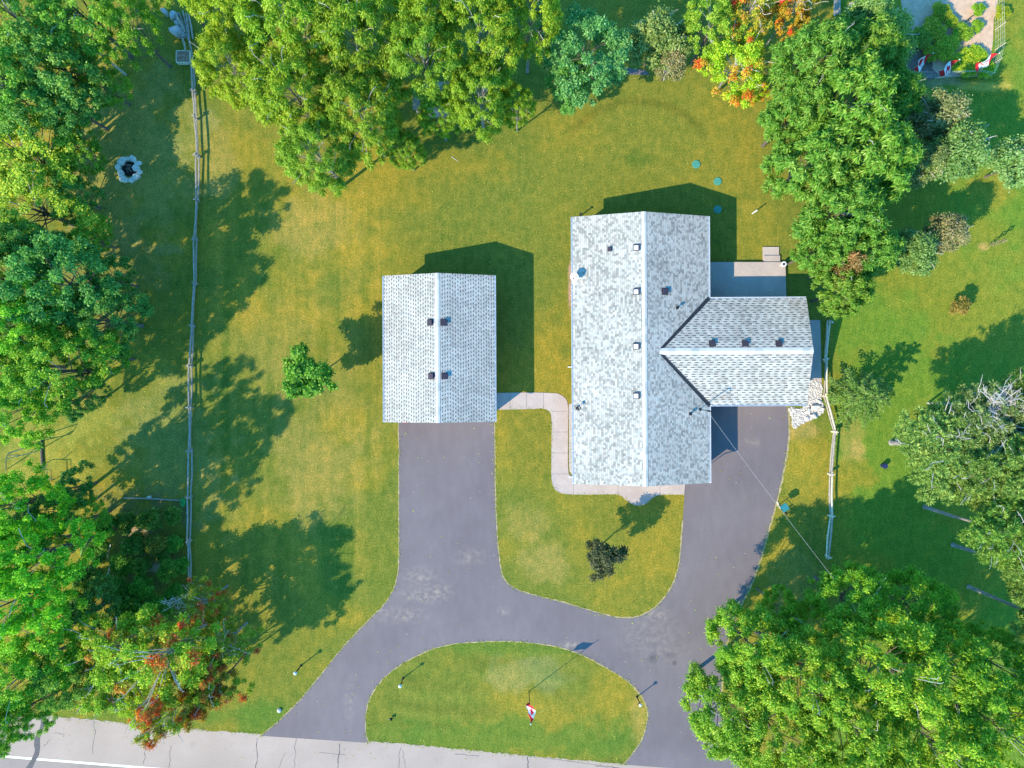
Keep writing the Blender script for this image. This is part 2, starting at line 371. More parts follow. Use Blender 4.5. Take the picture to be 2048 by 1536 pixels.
col = olive * (1 - k) + green * k * 1.0
# mowing stripes in the west lawn run down the picture; round the island they follow the road
stripe = np.clip(0.5 + 2.2 * (fbm(XX * 1.0, YY * 0.05, 1.5, 61, 3) - 0.5), 0, 1)
west = sm(400, 440, PX) * (1 - sm(770, 800, PX)) * sm(330, 450, PY) * (1 - sm(1150, 1300, PY))
col = col * (1 + (stripe - 0.5)[..., None] * west[..., None] * np.array([.60, .26, .4]))
st2 = 0.5 + 0.5 * np.sin((YY + 0.08 * XX) * 2 * math.pi / 1.6 + dist * 8) * sm(.3, .7, med)
isl = sm(735, 760, PX) * (1 - sm(1280, 1300, PX)) * sm(1285, 1300, PY)
col = col * (1 + (0.22 * (st2 - 0.5) * isl)[..., None])
# the neighbour's lawn east of the fence is greener
east = sm(1650, 1680, PX + dist * 30)[..., None]
eastc = brite * (1 - 0.5 * k) + olive * 0.5 * k
kk = sm(0.45, 0.62, fbm(XX, YY, 0.22, 77))[..., None]
eastc = brite * (1 - 0.45 * kk) + olive * 0.45 * kk
col = col * (1 - east) + eastc * east
# back lawn behind the house
back = (sm(1040, 1120, PX) * (1 - sm(1520, 1600, PX)) * (1 - sm(420, 520, PY)))[..., None]
col = col * (1 - 0.45 * back) + (green * 0.5 + olive * 0.5) * 0.45 * back
def blob(px, py, rx, ry, c, s, soft=0.5):
    global col
    d = np.sqrt(((PX - px) / rx) ** 2 + ((PY - py) / ry) ** 2) + dist * 1.6 + dist2 * 1.2
    m = (1 - sm(1 - soft, 1 + soft * 0.4, d))[..., None] * s
    col = col * (1 - m) + np.array(c) * m
for b in [(610, 460, 80, 60, tan_, 0.3), (430, 330, 45, 70, tan_, 0.3), (560, 700, 120, 90, tan_, 0.12), (640, 900, 120, 170, tan_, 0.2), (620, 960, 70, 110, tan_, 0.15),
          (1095, 1115, 60, 45, tan_, 0.4), (1050, 1060, 50, 40, tan_, 0.3), (1275, 318, 30, 20, lush * 0.8, 0.5), (820, 460, 80, 40, green, 0.6), (1160, 600, 25, 90, olive * 1.1, 0.5),
          (1180, 360, 60, 50, green, 0.4), (920, 330, 120, 40, olive, 0.5), (1130, 270, 60, 60, olive, 0.4), (1060, 880, 60, 90, green * 0.9, 0.5), (1010, 1480, 330, 45, lush, 0.75), (760, 1450, 30, 60, green, 0.4),
          (1000, 1292, 260, 14, lush, 0.55), (1280, 1440, 18, 60, tan_, 0.35), (1075, 1350, 90, 30, (0.22, 0.24, 0.09), 0.35), (1150, 1345, 35, 35, green, 0.5), (1300, 1200, 70, 50, green, 0.45),
          (760, 1130, 50, 150, green, 0.5), (560, 1370, 70, 60, green, 0.6), (520, 1440, 60, 40, lush, 0.7), (330, 1430, 250, 22, lush, 0.7), (620, 1420, 40, 30, tan_, 0.15), (1610, 860, 40, 25, tan_, 0.6),
          (1600, 930, 45, 60, olive * 1.15, 0.6), (1520, 460, 60, 60, olive * 1.1, 0.4), (1460, 340, 100, 60, olive, 0.35), (1700, 870, 30, 60, tan_, 0.4), (1715, 900, 18, 20, tan_, 0.6), (1700, 960, 60, 40, olive, 0.6),
          (1970, 380, 60, 60, olive * 1.1, 0.6), (1968, 493, 12, 10, tan_, 0.9), (1960, 172, 60, 12, (0.40, 0.33, 0.06), 0.8), (1912, 615, 14, 14, tan_, 0.35), (1955, 1010, 120, 90, olive, 0.5),
          (250, 300, 150, 200, dull, 0.5), (200, 560, 160, 120, dull * 0.8, 0.5), (350, 880, 120, 150, dull, 0.4), (90, 905, 90, 70, (0.26, 0.25, 0.04), 0.7), (170, 830, 60, 50, (0.26, 0.25, 0.04), 0.6),
          (270, 720, 80, 60, (0.25, 0.24, 0.03), 0.5), (280, 1090, 90, 120, (0.12, 0.11, 0.06), 0.55), (270, 1060, 30, 20, (0.34, 0.26, 0.18), 0.6), (310, 1135, 25, 12, (0.40, 0.30, 0.22), 0.7),
          (1143, 560, 6, 60, (0.40, 0.26, 0.18), 0.8), (1560, 860, 14, 60, green, 0.3), (1590, 1190, 60, 90, dull, 0.3), (1860, 165, 70, 12, (0.28, 0.22, 0.12), 0.6), (850, 1310, 20, 10, green, 0.5)]:
    blob(*b)
# the faint ring behind the house: taller, darker grass
d = np.sqrt(((PX - 1275) / 150) ** 2 + ((PY - 330) / 128) ** 2); m = np.exp(-((d - 1) / 0.06) ** 2) * (1 - sm(240, 300, PY))
col = col * (1 - 0.22 * m[..., None])
# woodland floor beyond the picture and under the trees
far = sm(1.0, 1.25, np.maximum(abs(XX) / 40, abs(YY) / 30))[..., None]
col = col * (1 - far) + np.array([0.09, 0.14, 0.02]) * far
vs = np.stack([XX.ravel(), YY.ravel(), np.zeros(nx * ny)], 1)
ii = (np.arange(ny - 1)[:, None] * nx + np.arange(nx - 1)[None, :]).ravel()
fs = np.stack([ii, ii + 1, ii + nx + 1, ii + nx], 1)
def npmesh(name, vs, fs, mat):
    me = bpy.data.meshes.new(name); k = fs.shape[1]
    me.vertices.add(len(vs)); me.vertices.foreach_set('co', vs.astype(np.float32).ravel())
    me.loops.add(fs.size); me.loops.foreach_set('vertex_index', fs.astype(np.int32).ravel())
    me.polygons.add(len(fs)); me.polygons.foreach_set('loop_start', np.arange(0, fs.size, k, dtype=np.int32))
    me.update(calc_edges=True); me.materials.append(mat); return me
me = npmesh('ground', vs, fs, MAT['lawn'])
ca = me.color_attributes.new('grass', 'FLOAT_COLOR', 'POINT')
ca.data.foreach_set('color', np.concatenate([col.reshape(-1, 3), np.ones((nx * ny, 1))], 1).astype(np.float32).ravel())
ground = bpy.data.objects.new('ground', me); C.objects.link(ground); tag(ground, kind='structure')

# ------------------------------------------------------------------ driveway, walks, road
def P(l, z=0.0): return [G(a, b, z) for a, b in l]
left_edge = [(797, 842), (798, 900), (798, 1000), (798, 1090), (797, 1135), (791, 1168), (772, 1205), (742, 1236), (712, 1267), (680, 1302), (640, 1352), (600, 1400), (560, 1440), (522, 1471)]
island = [(736, 1486), (731, 1465), (731, 1430), (736, 1405), (748, 1380), (770, 1353), (800, 1330), (840, 1308), (880, 1293), (930, 1285), (1000, 1282), (1060, 1285), (1110, 1292), (1155, 1306), (1200, 1328), (1240, 1352), (1270, 1376), (1288, 1400), (1296, 1425), (1293, 1450), (1283, 1482), (1262, 1512), (1246, 1529)]
right_edge = [(1500, 1548), (1462, 1500), (1446, 1440), (1442, 1370), (1450, 1300), (1466, 1245), (1480, 1212), (1500, 1172), (1518, 1125), (1535, 1065), (1551, 1008), (1563, 958), (1573, 905), (1577, 860), (1575, 812), (1574, 790)]
central = [(1371, 955), (1369, 990), (1366, 1040), (1362, 1092), (1357, 1135), (1345, 1170), (1325, 1200), (1300, 1222), (1272, 1234), (1240, 1236), (1215, 1231), (1175, 1220), (1130, 1206), (1075, 1192), (1040, 1182), (1016, 1168), (1004, 1150), (998, 1118), (993, 1060), (990, 990), (989, 900), (988, 842)]
S_ = lambda l: smooth_line(P(l), 0.22)
drive = S_(left_edge) + S_(island) + S_(right_edge) + P([(1405, 790), (1405, 955)]) + S_(central)
tag(flatpoly('driveway', ragged(drive, 0.022, 1), 0.012, MAT['drive']), kind='structure')
def strip(line, w0, w1, seed, jit=0.03):
    """strip along a line, w0 to its left, w1 to its right"""
    r = random.Random(seed); L = []; Rr = []
    for i, p in enumerate(line):
        a = line[max(i - 1, 0)]; b = line[min(i + 1, len(line) - 1)]
        dx, dy = b[0] - a[0], b[1] - a[1]; d = math.hypot(dx, dy) or 1; nx_, ny_ = -dy / d, dx / d
        l_ = w0 + r.uniform(-jit, jit); r_ = w1 + r.uniform(-jit, jit)
        L.append((p[0] + nx_ * l_, p[1] + ny_ * l_)); Rr.append((p[0] - nx_ * r_, p[1] - ny_ * r_))
    return L, Rr
eb = MB()
for i, (l, w_) in enumerate(((left_edge, 0.05), (island, 0.05), (right_edge, 0.13), (central[2:], 0.07))):
    ln = S_(l); A, B = strip(ln, 0.12, w_ , 40 + i, 0.035)
    for j in range(len(A) - 1):
        eb.poly([(B[j][0], B[j][1], 0.007), (B[j + 1][0], B[j + 1][1], 0.007), (A[j + 1][0], A[j + 1][1], 0.007), (A[j][0], A[j][1], 0.007)])
# both sides are laid: the driveway sheet covers the inner one
tag(eb.build('driveway_edge', MAT['edge']), kind='structure')
# road: upper edge as read off the photo, continued both ways
redge = [(-400, 1392), (30, 1430), (90, 1431), (210, 1442), (420, 1461), (525, 1468), (735, 1482), (900, 1496), (1060, 1512), (1250, 1527), (1500, 1545), (2048, 1588), (2600, 1632)]
re = ragged(smooth_line(P(redge), 0.2), 0.06, 3)
far_e = P([(2600, 1720), (-400, 1478)])
tag(flatpoly('road_shoulder', re + far_e, 0.004, MAT['shoulder']), kind='structure')
lane = P([(-400, 1483), (2600, 1725), (2600, 1990), (-400, 1748)])
lane_o = flatpoly('road', lane, 0.0045, MAT['road']); tag(lane_o, kind='structure')
b = MB()
def lineq(b, a, c, w_, z, m=0):
    a = Vector(a); c = Vector(c); d = (c - a).normalized(); n_ = Vector((-d.y, d.x)) * w_ / 2
    b.poly([(a.x - n_.x, a.y - n_.y, z), (c.x - n_.x, c.y - n_.y, z), (c.x + n_.x, c.y + n_.y, z), (a.x + n_.x, a.y + n_.y, z)], None, m)
lineq(b, G(-400, 1480), G(2600, 1722), 0.16, 0.009)
lineq(b, G(-400, 1600), G(2600, 1842), 0.12, 0.009)
tag(b.build('road_marking', MAT['line']), kind='structure')
b = MB(); rr = random.Random(8)
for (x0, y0, x1, y1, w_) in [(190, 1440, 187, 1508, .03), (592, 1472, 588, 1536, .03), (343, 1490, 338, 1536, .035), (515, 1476, 512, 1560, .05), (680, 1486, 674, 1560, .07), (800, 1495, 795, 1560, .03), (805, 1500, 812, 1560, .025), (570, 1505, 556, 1536, .025),
                             (1055, 1512, 1054, 1560, .09), (290, 1478, 288, 1528, .03), (100, 1478, 88, 1492, .03), (110, 1466, 130, 1468, .03), (640, 1505, 690, 1510, .02), (910, 1508, 960, 1512, .03), (1190, 1531, 1240, 1536, .04)]:
    n_ = 9; pts = []
    for i in range(n_ + 1):
        q = i / n_; pts.append(G(x0 + (x1 - x0) * q + rr.uniform(-2.2, 2.2), y0 + (y1 - y0) * q + rr.uniform(-1, 1)))
    for i in range(n_): lineq(b, pts[i], pts[i + 1], w_ * rr.uniform(.5, 1.1), 0.0105)
tar = smooth_line(P([(84, 1430), (92, 1440), (90, 1452), (84, 1462), (80, 1478), (80, 1496), (77, 1512), (70, 1524), (62, 1540), (50, 1540), (60, 1524), (66, 1512), (70, 1500), (68, 1488), (72, 1470), (80, 1455), (82, 1440)]), 0.15, True)
for tt in tessellate_polygon([[Vector((p[0], p[1], 0)) for p in tar]]):
    a = [tar[i] for i in tt]; b.poly([(p[0], p[1], 0.0125) for p in a])
tag(b.build('road_cracks', MAT['tar']), kind='structure')
# walkway round the front of the house
outer = [(982, 820), (1060, 818), (1085, 817), (1098, 822), (1103, 838), (1103, 900), (1103, 955), (1108, 976), (1125, 987), (1170, 989), (1235, 989), (1248, 997), (1262, 1007), (1277, 1011), (1292, 1007), (1305, 996), (1318, 990), (1340, 989), (1368, 989)]
inner = [(1371, 960), (1371, 930), (1150, 930), (1150, 955), (1140, 950), (1136, 935), (1136, 850), (1136, 812), (1131, 797), (1118, 788), (1100, 786), (1060, 785), (982, 786)]
walk = smooth_line(P(outer), 0.2) + P(inner[:3]) + smooth_line(P(inner[3:]), 0.2)
wk = flatpoly('walkway', walk, 0.035, MAT['concrete'], 0.0); tag(wk, kind='structure')
b = MB()
for (x0, y0, x1, y1) in [(1087, 786, 1087, 817), (1053, 786, 1053, 818), (1103, 864, 1136, 864), (1103, 823, 1134, 823), (1103, 906, 1136, 906), (1103, 948, 1138, 948), (1147, 955, 1147, 988), (1236, 965, 1236, 989), (1320, 965, 1320, 989), (1020, 786, 1020, 819)]:
    lineq(b, G(x0, y0, .035), G(x1, y1, .035), 0.035, 0.0395)
tag(b.build('walkway_joints', MAT['concrete_joint']), kind='structure')
gb = smooth_line(P([(1138, 808), (1147, 806), (1152, 850), (1152, 950), (1146, 952), (1140, 944), (1138, 920), (1138, 860)]), 0.2, True)
tag(flatpoly('gravel_bed', gb, 0.016, MAT['gravel']), kind='structure')
pad = P([(1560, 640), (1640, 640), (1642, 700), (1643, 768), (1560, 768)]); tag(flatpoly('side_path', pad, 0.014, MAT['concrete']), kind='structure')
tag(flatpoly('back_path', P([(1190, 128), (1290, 140), (1300, 150), (1240, 149), (1190, 146)]), 0.01, MAT['drive']), kind='structure')
pg = ragged(smooth_line(P([(1582, 812), (1604, 816), (1608, 765), (1642, 766), (1642, 800), (1650, 815), (1640, 830), (1625, 838), (1606, 846), (1590, 858), (1584, 852), (1583, 838), (1579, 826)]), 0.25, True), 0.05, 4)
tag(flatpoly('pebble_bed', pg, 0.018, MAT['gravel']), kind='structure')

# ------------------------------------------------------------------ buildings
EZ = 2.75; SL = 0.303
def slopeuv(pts, along, up0, sgn):
    return None
def window(par, c, wd, ht, face):
    """face: 'x' wall normal along x, 'y' along y; c centre on the outside wall face; sign in face[0]"""
    s = -1 if face[0] == '-' else 1; ax = face[1]
    fr = MB(); t_ = 0.07
    def bx(o, d):
        if ax == 'x': fr.box((c[0] + s * 0.02, c[1] + o[0], c[2] + o[1]), (0.06, d[0], d[1]))
        else: fr.box((c[0] + o[0], c[1] + s * 0.02, c[2] + o[1]), (d[0], 0.06, d[1]))
    bx((0, ht / 2), (wd + t_, t_)); bx((0, -ht / 2), (wd + t_, t_)); bx((-wd / 2, 0), (t_, ht - t_)); bx((wd / 2, 0), (t_, ht - t_)); bx((0, 0), (0.04, ht - t_))
    f = fr.build('window', MAT['trim_white'], par)
    p = MB()
    if ax == 'x': p.box((c[0] + s * 0.012, c[1], c[2]), (0.02, wd - t_, ht - t_))
    else: p.box((c[0], c[1] + s * 0.012, c[2]), (wd - t_, 0.02, ht - t_))
    p.build('pane', MAT['glass'], f)
    q = MB()
    if ax == 'x': q.box((c[0] + s * 0.06, c[1], c[2] - ht / 2 - 0.07), (0.14, wd + 0.2, 0.05))
    else: q.box((c[0], c[1] + s * 0.06, c[2] - ht / 2 - 0.07), (wd + 0.2, 0.14, 0.05))
    q.build('sill', MAT['concrete'], f)
def door(par, c, wd, ht, face, big=False):
    s = -1 if face[0] == '-' else 1; ax = face[1]; b = MB()
    rows = 4 if big else 2; cols = 4 if big else 1
    def bx(B, o, d, dep, off):
        if ax == 'x': B.box((c[0] + s * off, c[1] + o[0], c[2] + o[1]), (dep, d[0], d[1]))
        else: B.box((c[0] + o[0], c[1] + s * off, c[2] + o[1]), (d[0], dep, d[1]))
    bx(b, (0, ht / 2), (wd, ht), 0.05, 0.015)
    for i in range(rows):
        for j in range(cols):
            bx(b, (-wd / 2 + wd * (j + .5) / cols, ht * (i + .5) / rows), (wd / cols * .8, ht / rows * .75), 0.02, 0.045)
    o = b.build('garage_door' if big else 'door', MAT['door'], par)
    f = MB(); bx(f, (0, ht + .05), (wd + .2, .1), .07, .02); bx(f, (-wd / 2 - .05, ht / 2), (.1, ht), .07, .02); bx(f, (wd / 2 + .05, ht / 2), (.1, ht), .07, .02)
    f.build('frame', MAT['trim_white'], o)
    h = MB(); bx(h, (wd * .4 if not big else 0, ht * .45 if not big else .25), (.12, .04), .05, .07); h.build('handle', MAT['metal_dark'], o)
def hood_vent(par, x, y, z, slope_dir, mat, s=0.34, tall=0.16):
    """square box vent: flashing, throat and cap, tilted with the roof"""
    dx, dy = slope_dir     # downhill unit vector
    nrm = Vector((dx * SL, dy * SL, 1)).normalized()
    M = nrm.to_track_quat('Z', 'Y').to_matrix()
    b = MB(); b.box(Vector((x, y, z)) + nrm * 0.012, (s * 1.35, s * 1.35, 0.012), M=M); b.box(Vector((x, y, z)) + nrm * (tall / 2), (s * .8, s * .8, tall), M=M)
    b.box(Vector((x, y, z)) + nrm * tall, (s, s, 0.05), M=M)
    return b.build('roof_vent', mat, par)
def pipe_vent(par, x, y, z, mat):
    b = MB(); b.tube([(x, y, z - .05), (x, y, z + .02)], [.13, .12], 12); b.tube([(x, y, z), (x, y, z + .34)], .055, 10)
    b.tube([(x, y, z + .28), (x, y, z + .34)], [.1, .1], 12)
    b.tube([(x - .02, y - .02, z + .1), (x + .13, y + .1, z + .28)], .03, 6)
    return b.build('vent_pipe', mat, par)
def gutter(par, pts, z, out):
    """trough along pts (two points), out = outward unit vector"""
    b = MB(); (x0, y0), (x1, y1) = pts; ox, oy = out
    c = ((x0 + x1) / 2 + ox * .055, (y0 + y1) / 2 + oy * .055)
    L = math.hypot(x1 - x0, y1 - y0); al = abs(x1 - x0) > abs(y1 - y0)
    def bx(o, wd, h, dz):
        b.box((c[0] + ox * o, c[1] + oy * o, z + dz), (L, wd, h) if al else (wd, L, h))
    bx(0, .09, .012, -.11); bx(.05, .012, .12, -.055); bx(-.05, .008, .12, -.055)
    n_ = int(L / 0.9)
    for i in range(n_):
        q = (i + .5) / n_ - .5
        b.box((c[0] + (L * q if al else 0), c[1] + (0 if al else L * q), z + .006), (.03, .12, .012) if al else (.12, .03, .012))
    return b.build('gutter', MAT['metal_white'], par)
T = 0.14
# ---- detached garage (local origin = its centre)
gx0, gx1 = G(768.5, 0, EZ)[0], G(989, 0, EZ)[0]; gy1, gy0 = G(0, 551, EZ)[1], G(0, 844, EZ)[1]
gcx, gcy = (gx0 + gx1) / 2, (gy0 + gy1) / 2; hw, hl = (gx1 - gx0) / 2, (gy1 - gy0) / 2
gar = empty('garage', (gcx, gcy, 0), R(0.25))
tag(gar, 'detached garage with pale shingle roof and four dark vents at the left driveway head', 'garage')
rz_ = EZ + hw * SL; sl = math.hypot(1, SL); OV = 0.42
b = MB(); b.slab([(-hw, -hl, EZ), (0, -hl, rz_), (0, hl, rz_), (-hw, hl, EZ)], T, [(-hl, 0), (-hl, hw * sl), (hl, hw * sl), (hl, 0)])
b.slab([(0, -hl, rz_), (hw, -hl, EZ), (hw, hl, EZ), (0, hl, rz_)], T, [(-hl + 31, hw * sl), (-hl + 31, 0), (hl + 31, 0), (hl + 31, hw * sl)])
roof = b.build('roof', [MAT['roof_slots'], MAT['trim_white']], gar)
b = MB()
def cap(b, p, q, wdt, side_axis, z):
    """ridge cap: two narrow strips over the ridge"""
    (x0, y0), (x1, y1) = p, q; L = math.hypot(x1 - x0, y1 - y0); ax, ay = side_axis
    for s in (-1, 1):
        pts = [(x0, y0, z + .028), (x1, y1, z + .028), (x1 + ax * s * wdt, y1 + ay * s * wdt, z + .022 - wdt * SL), (x0 + ax * s * wdt, y0 + ay * s * wdt, z + .022 - wdt * SL)]
        uv = [(0, 0), (L, 0), (L, .2), (0, .2)]
        if s * (ax * (y1 - y0) - ay * (x1 - x0)) > 0: pts = pts[::-1]; uv = uv[::-1]
        b.poly(pts, uv)
cap(b, (0, -hl), (0, hl), .15, (1, 0), rz_); b.build('ridge_cap', MAT['ridge_cap'], roof)
ww, wl = hw - OV, hl - 0.3
b = MB(); zt = EZ - T + OV * SL - .02
for (c, d) in (((-ww + .1, 0, zt / 2), (.2, 2 * wl, zt)), ((ww - .1, 0, zt / 2), (.2, 2 * wl, zt)), ((0, wl - .1, zt / 2), (2 * ww - .4, .2, zt)), ((0, -wl + .1, zt / 2), (2 * ww - .4, .2, zt))): b.box(c, d)
for s in (-1, 1):
    y = s * wl; zz = rz_ - T - .03
    for yy, sg in ((y, s), (y - s * .2, -s)):
        tri = [(-ww, yy, zt), (ww, yy, zt), (0, yy, zz)]
        b.poly(tri if sg < 0 else tri[::-1])
b.build('wall', MAT['brick'], gar)
door(gar, (0.35, -wl, 0), 5.0, 2.25, '-y', True); door(gar, (ww, -wl + 1.3, 0), .95, 2.05, '+x')
window(gar, (-ww, 1.5, 1.45), 1.2, .9, '-x'); window(gar, (ww, 2.2, 1.45), 1.2, .9, '+x'); window(gar, (0, wl, 1.45), 1.4, .9, '+y')
gutter(gar, ((-hw, -hl), (-hw, hl)), EZ, (-1, 0)); gutter(gar, ((hw, -hl), (hw, hl)), EZ, (1, 0))
def zslope(x, hw_, rz, cx=0): return rz - abs(x - cx) * SL
for (px, py) in ((861, 645), (888, 645), (863, 752), (889, 752)):
    zz = rz_ - .2; x, y = G(px, py, zz); x -= gcx; y -= gcy
    hood_vent(gar, x, y, rz_ - abs(x) * SL, (1 if x > 0 else -1, 0), MAT['vent_brown'])
b = MB(); b.box((-hw + 1.42, -hl + .02, EZ - .35), (.32, .16, .22)); b.box((-hw + 1.42, -hl + .14, EZ - .35), (.1, .12, .1))
b.build('eave_fixture', MAT['red'], gar)['label'] = 'small red fixture under the south gable edge'  # unidentified red object at the eave, gives no light

# ---- house
hx0 = (G(1145, 0, EZ)[0] + G(1148, 0, EZ)[0]) / 2; hx1 = (G(1415.5, 0, EZ)[0] + G(1420, 0, EZ)[0]) / 2
hy1 = (G(0, 435, EZ)[1] + G(0, 431, EZ)[1]) / 2; hy0 = G(0, 967, EZ)[1]
hcx, hcy = (hx0 + hx1) / 2, (hy0 + hy1) / 2; W_, L_ = (hx1 - hx0) / 2, (hy1 - hy0) / 2
HR = R(0.32)
hs = empty('house', (hcx, hcy, 0), HR)
tag(hs, 'single-storey brick house with a T-shaped light grey shingle roof in the middle of the plot', 'house')
def loc(px, py, z):
    x, y = G(px, py, z); x -= hcx; y -= hcy; c, s = math.cos(-HR), math.sin(-HR)
    return (x * c - y * s, x * s + y * c)
RZ = EZ + W_ * SL
wy1 = loc(1520, 597, EZ)[1]; wy0 = loc(1520, 809, EZ)[1]; wc = (wy0 + wy1) / 2; wh = (wy1 - wy0) / 2; wx1 = loc(1613, 600, EZ)[0]; WZ = EZ + wh * SL; wxr = (RZ - WZ) / SL
b = MB(); b.slab([(-W_, -L_, EZ), (0, -L_, RZ), (0, L_, RZ), (-W_, L_, EZ)], T, [(-L_, 0), (-L_, W_ * sl), (L_, W_ * sl), (L_, 0)])
# the east slope is cut where the wing's roof comes in
b.slab([(0, -L_, RZ), (W_, -L_, EZ), (W_, wy0, EZ), (wxr, wc, WZ), (W_, wy1, EZ), (W_, L_, EZ), (0, L_, RZ)][:3] + [(wxr, wc, WZ), (0, wc, RZ)], T,
       [(-L_ + 40, W_ * sl), (-L_ + 40, 0), (wy0 + 40, 0), (wc + 40, (W_ - wxr) * sl), (wc + 40, W_ * sl)])
b.slab([(0, wc, RZ), (wxr, wc, WZ), (W_, wy1, EZ), (W_, L_, EZ), (0, L_, RZ)], T, [(wc + 40, W_ * sl), (wc + 40, (W_ - wxr) * sl), (wy1 + 40, 0), (L_ + 40, 0), (L_ + 40, W_ * sl)])
mr = b.build('roof', [MAT['roof_main'], MAT['trim_white']], hs)
b = MB(); b.slab([(W_, wy0, EZ), (wx1, wy0, EZ), (wx1, wc, WZ), (wxr, wc, WZ)], T, [(W_, 0), (wx1, 0), (wx1, wh * sl), (wxr, wh * sl)])
b.slab([(wxr, wc, WZ), (wx1, wc, WZ), (wx1, wy1, EZ), (W_, wy1, EZ)], T, [(wxr + 55, wh * sl), (wx1 + 55, wh * sl), (wx1 + 55, 0), (W_ + 55, 0)])
wr = b.build('roof', [MAT['roof_wing'], MAT['trim_white']], hs); wr['label'] = 'slotted grey shingle roof of the east wing'
b = MB(); cap(b, (0, -L_), (0, L_), .16, (1, 0), RZ); b.build('ridge_cap', MAT['ridge_cap'], mr)
b = MB(); cap(b, (wxr + .02, wc), (wx1, wc), .22, (0, 1), WZ); b.build('ridge_cap', MAT['ridge_cap'], wr)
for s, ye in ((-1, wy0), (1, wy1)):
    b = MB(); a = Vector((wxr + .12, wc + s * .12, WZ - .12 * SL)); e = Vector((W_ - .02, ye, EZ)); d = (e - a)
    def onmain(x, y): return RZ - x * SL + .012
    def onwing(x, y): return WZ - abs(y - wc) * SL + .012
    w0, w1 = .13, .20
    # main-roof side (perpendicular in plan is away from the wing) and wing side
    pa, pe = (a.x, a.y), (e.x, e.y)
    q1 = [(pa[0], pa[1], onmain(*pa)), (pe[0], pe[1], onmain(*pe)), (pe[0], pe[1] + s * w1, onmain(pe[0], 0)), (pa[0] - w0 * .2, pa[1] + s * w0, onmain(pa[0] - w0 * .2, 0))]
    q2 = [(pa[0], pa[1], onwing(*pa)), (pa[0] + w0, pa[1], onwing(pa[0] + w0, pa[1])), (pe[0] + w1, pe[1], onwing(pe[0] + w1, pe[1])), (pe[0], pe[1], onwing(*pe))]
    for q in (q1, q2):
        n_ = (Vector(q[1]) - Vector(q[0])).cross(Vector(q[2]) - Vector(q[0]))
        b.poly(q if n_.z > 0 else q[::-1])
    b.build('valley_flashing', MAT['metal_dark'], mr)
ww, wl = W_ - OV, L_ - .3; zt = EZ - T + OV * SL - .02
b = MB()
for (c, d) in (((-ww + .1, 0, zt / 2), (.2, 2 * wl, zt)), ((ww - .1, 0, zt / 2), (.2, 2 * wl, zt)), ((0, wl - .1, zt / 2), (2 * ww - .4, .2, zt)), ((0, -wl + .1, zt / 2), (2 * ww - .4, .2, zt))): b.box(c, d)
for s in (-1, 1):
    y = s * wl; tri = [(-ww, y, zt), (ww, y, zt), (0, y, RZ - T - .03)]; b.poly(tri if s < 0 else tri[::-1])
wye = wx1 - .3
for (c, d) in ((((ww + wye) / 2, wy0 + OV + .1, zt / 2), (wye - ww, .2, zt)), (((ww + wye) / 2, wy1 - OV - .1, zt / 2), (wye - ww, .2, zt)), ((wye - .1, wc, zt / 2), (.2, 2 * (wh - OV) - .4, zt))): b.box(c, d)
b.poly([(wye, wy0 + OV, zt), (wye, wy1 - OV, zt), (wye, wc, WZ - T - .03)])
b.build('wall', MAT['brick'], hs)
for y in (-6.5, -2.6, 1.4, 5.2): window(hs, (-ww, y, 1.45), 1.6, 1.15, '-x')
for x in (-3, 2.8): window(hs, (x, wl, 1.5), 1.4, 1.0, '+y')
window(hs, (-2.7, -wl, 1.45), 2.2, 1.3, '-y'); window(hs, (2.9, -wl, 1.45), 1.6, 1.2, '-y')
door(hs, (.35, -wl, .12), 1.0, 2.08, '-y'); window(hs, (ww, wy1 + 3.2, 1.5), 1.3, 1.0, '+x'); door(hs, (ww, wy1 + 1.2, .35), 1.6, 2.05, '+x')
window(hs, (ww, -6.3, 1.5), 1.2, 1.0, '+x')
door(hs, ((ww + wye) / 2 - .2, wy0 + OV, 0), 4.8, 2.2, '-y', True); window(hs, (wye, wc, 1.5), 1.2, .9, '+x'); door(hs, (wye - 2.4, wy1 - OV, .35), .95, 2.05, '+y')
gutter(hs, ((-W_, -L_), (-W_, L_)), EZ, (-1, 0)); gutter(hs, ((W_, -L_), (W_, wy0 - .12)), EZ, (1, 0)); gutter(hs, ((W_, wy1 + .12), (W_, L_)), EZ, (1, 0))
gutter(hs, ((W_ + .12, wy0), (wx1, wy0)), EZ, (0, -1)); gutter(hs, ((W_ + .12, wy1), (wx1, wy1)), EZ, (0, 1))
b = MB()
for (x, y) in ((-W_ - .06, -L_ + .15), (-W_ - .06, -1.1), (W_ + .06, -L_ + .15), (W_ + .06, L_ - .15)):
    sx_ = -1 if x < 0 else 1; xw = sx_ * (ww + .05)
    b = MB(); b.tube([(x, y, EZ - .1), (x, y, EZ - .25), (xw, y, EZ - .55), (xw, y, .15), (xw + sx_ * .55, y, .06)], .04, 6)
    b.build('downspout', MAT['metal_white'], hs)
for (px, py) in ((1273, 496), (1273, 584), (1273, 693), (1273, 792)):
    x, y = loc(px, py, RZ - .1); v = hood_vent(hs, x, y, RZ - abs(x) * SL, (-1, 0), MAT['metal_white'], .30, .17); v['label'] = 'white-topped box vent by the ridge'
    k_ = MB(); zc_ = RZ - abs(x) * SL; nrm = Vector((-SL, 0, 1)).normalized(); M = nrm.to_track_quat('Z', 'Y').to_matrix()
    k_.box(Vector((x + .02, y + .02, zc_)) + nrm * .125, (.46, .46, .03), M=M); k_.build('vent_skirt', MAT['vent_brown'], v)
for (px, py) in ((1329, 583),):
    x, y = loc(px, py, RZ - .5); hood_vent(hs, x, y, RZ - abs(x) * SL, (1, 0), MAT['vent_brown'], .36)
x, y = loc(1219, 499, RZ - .8); v = hood_vent(hs, x, y, RZ - abs(x) * SL, (-1, 0), MAT['vent_brown'], .24); v['label'] = 'small dark cap vent alone on the west slope'
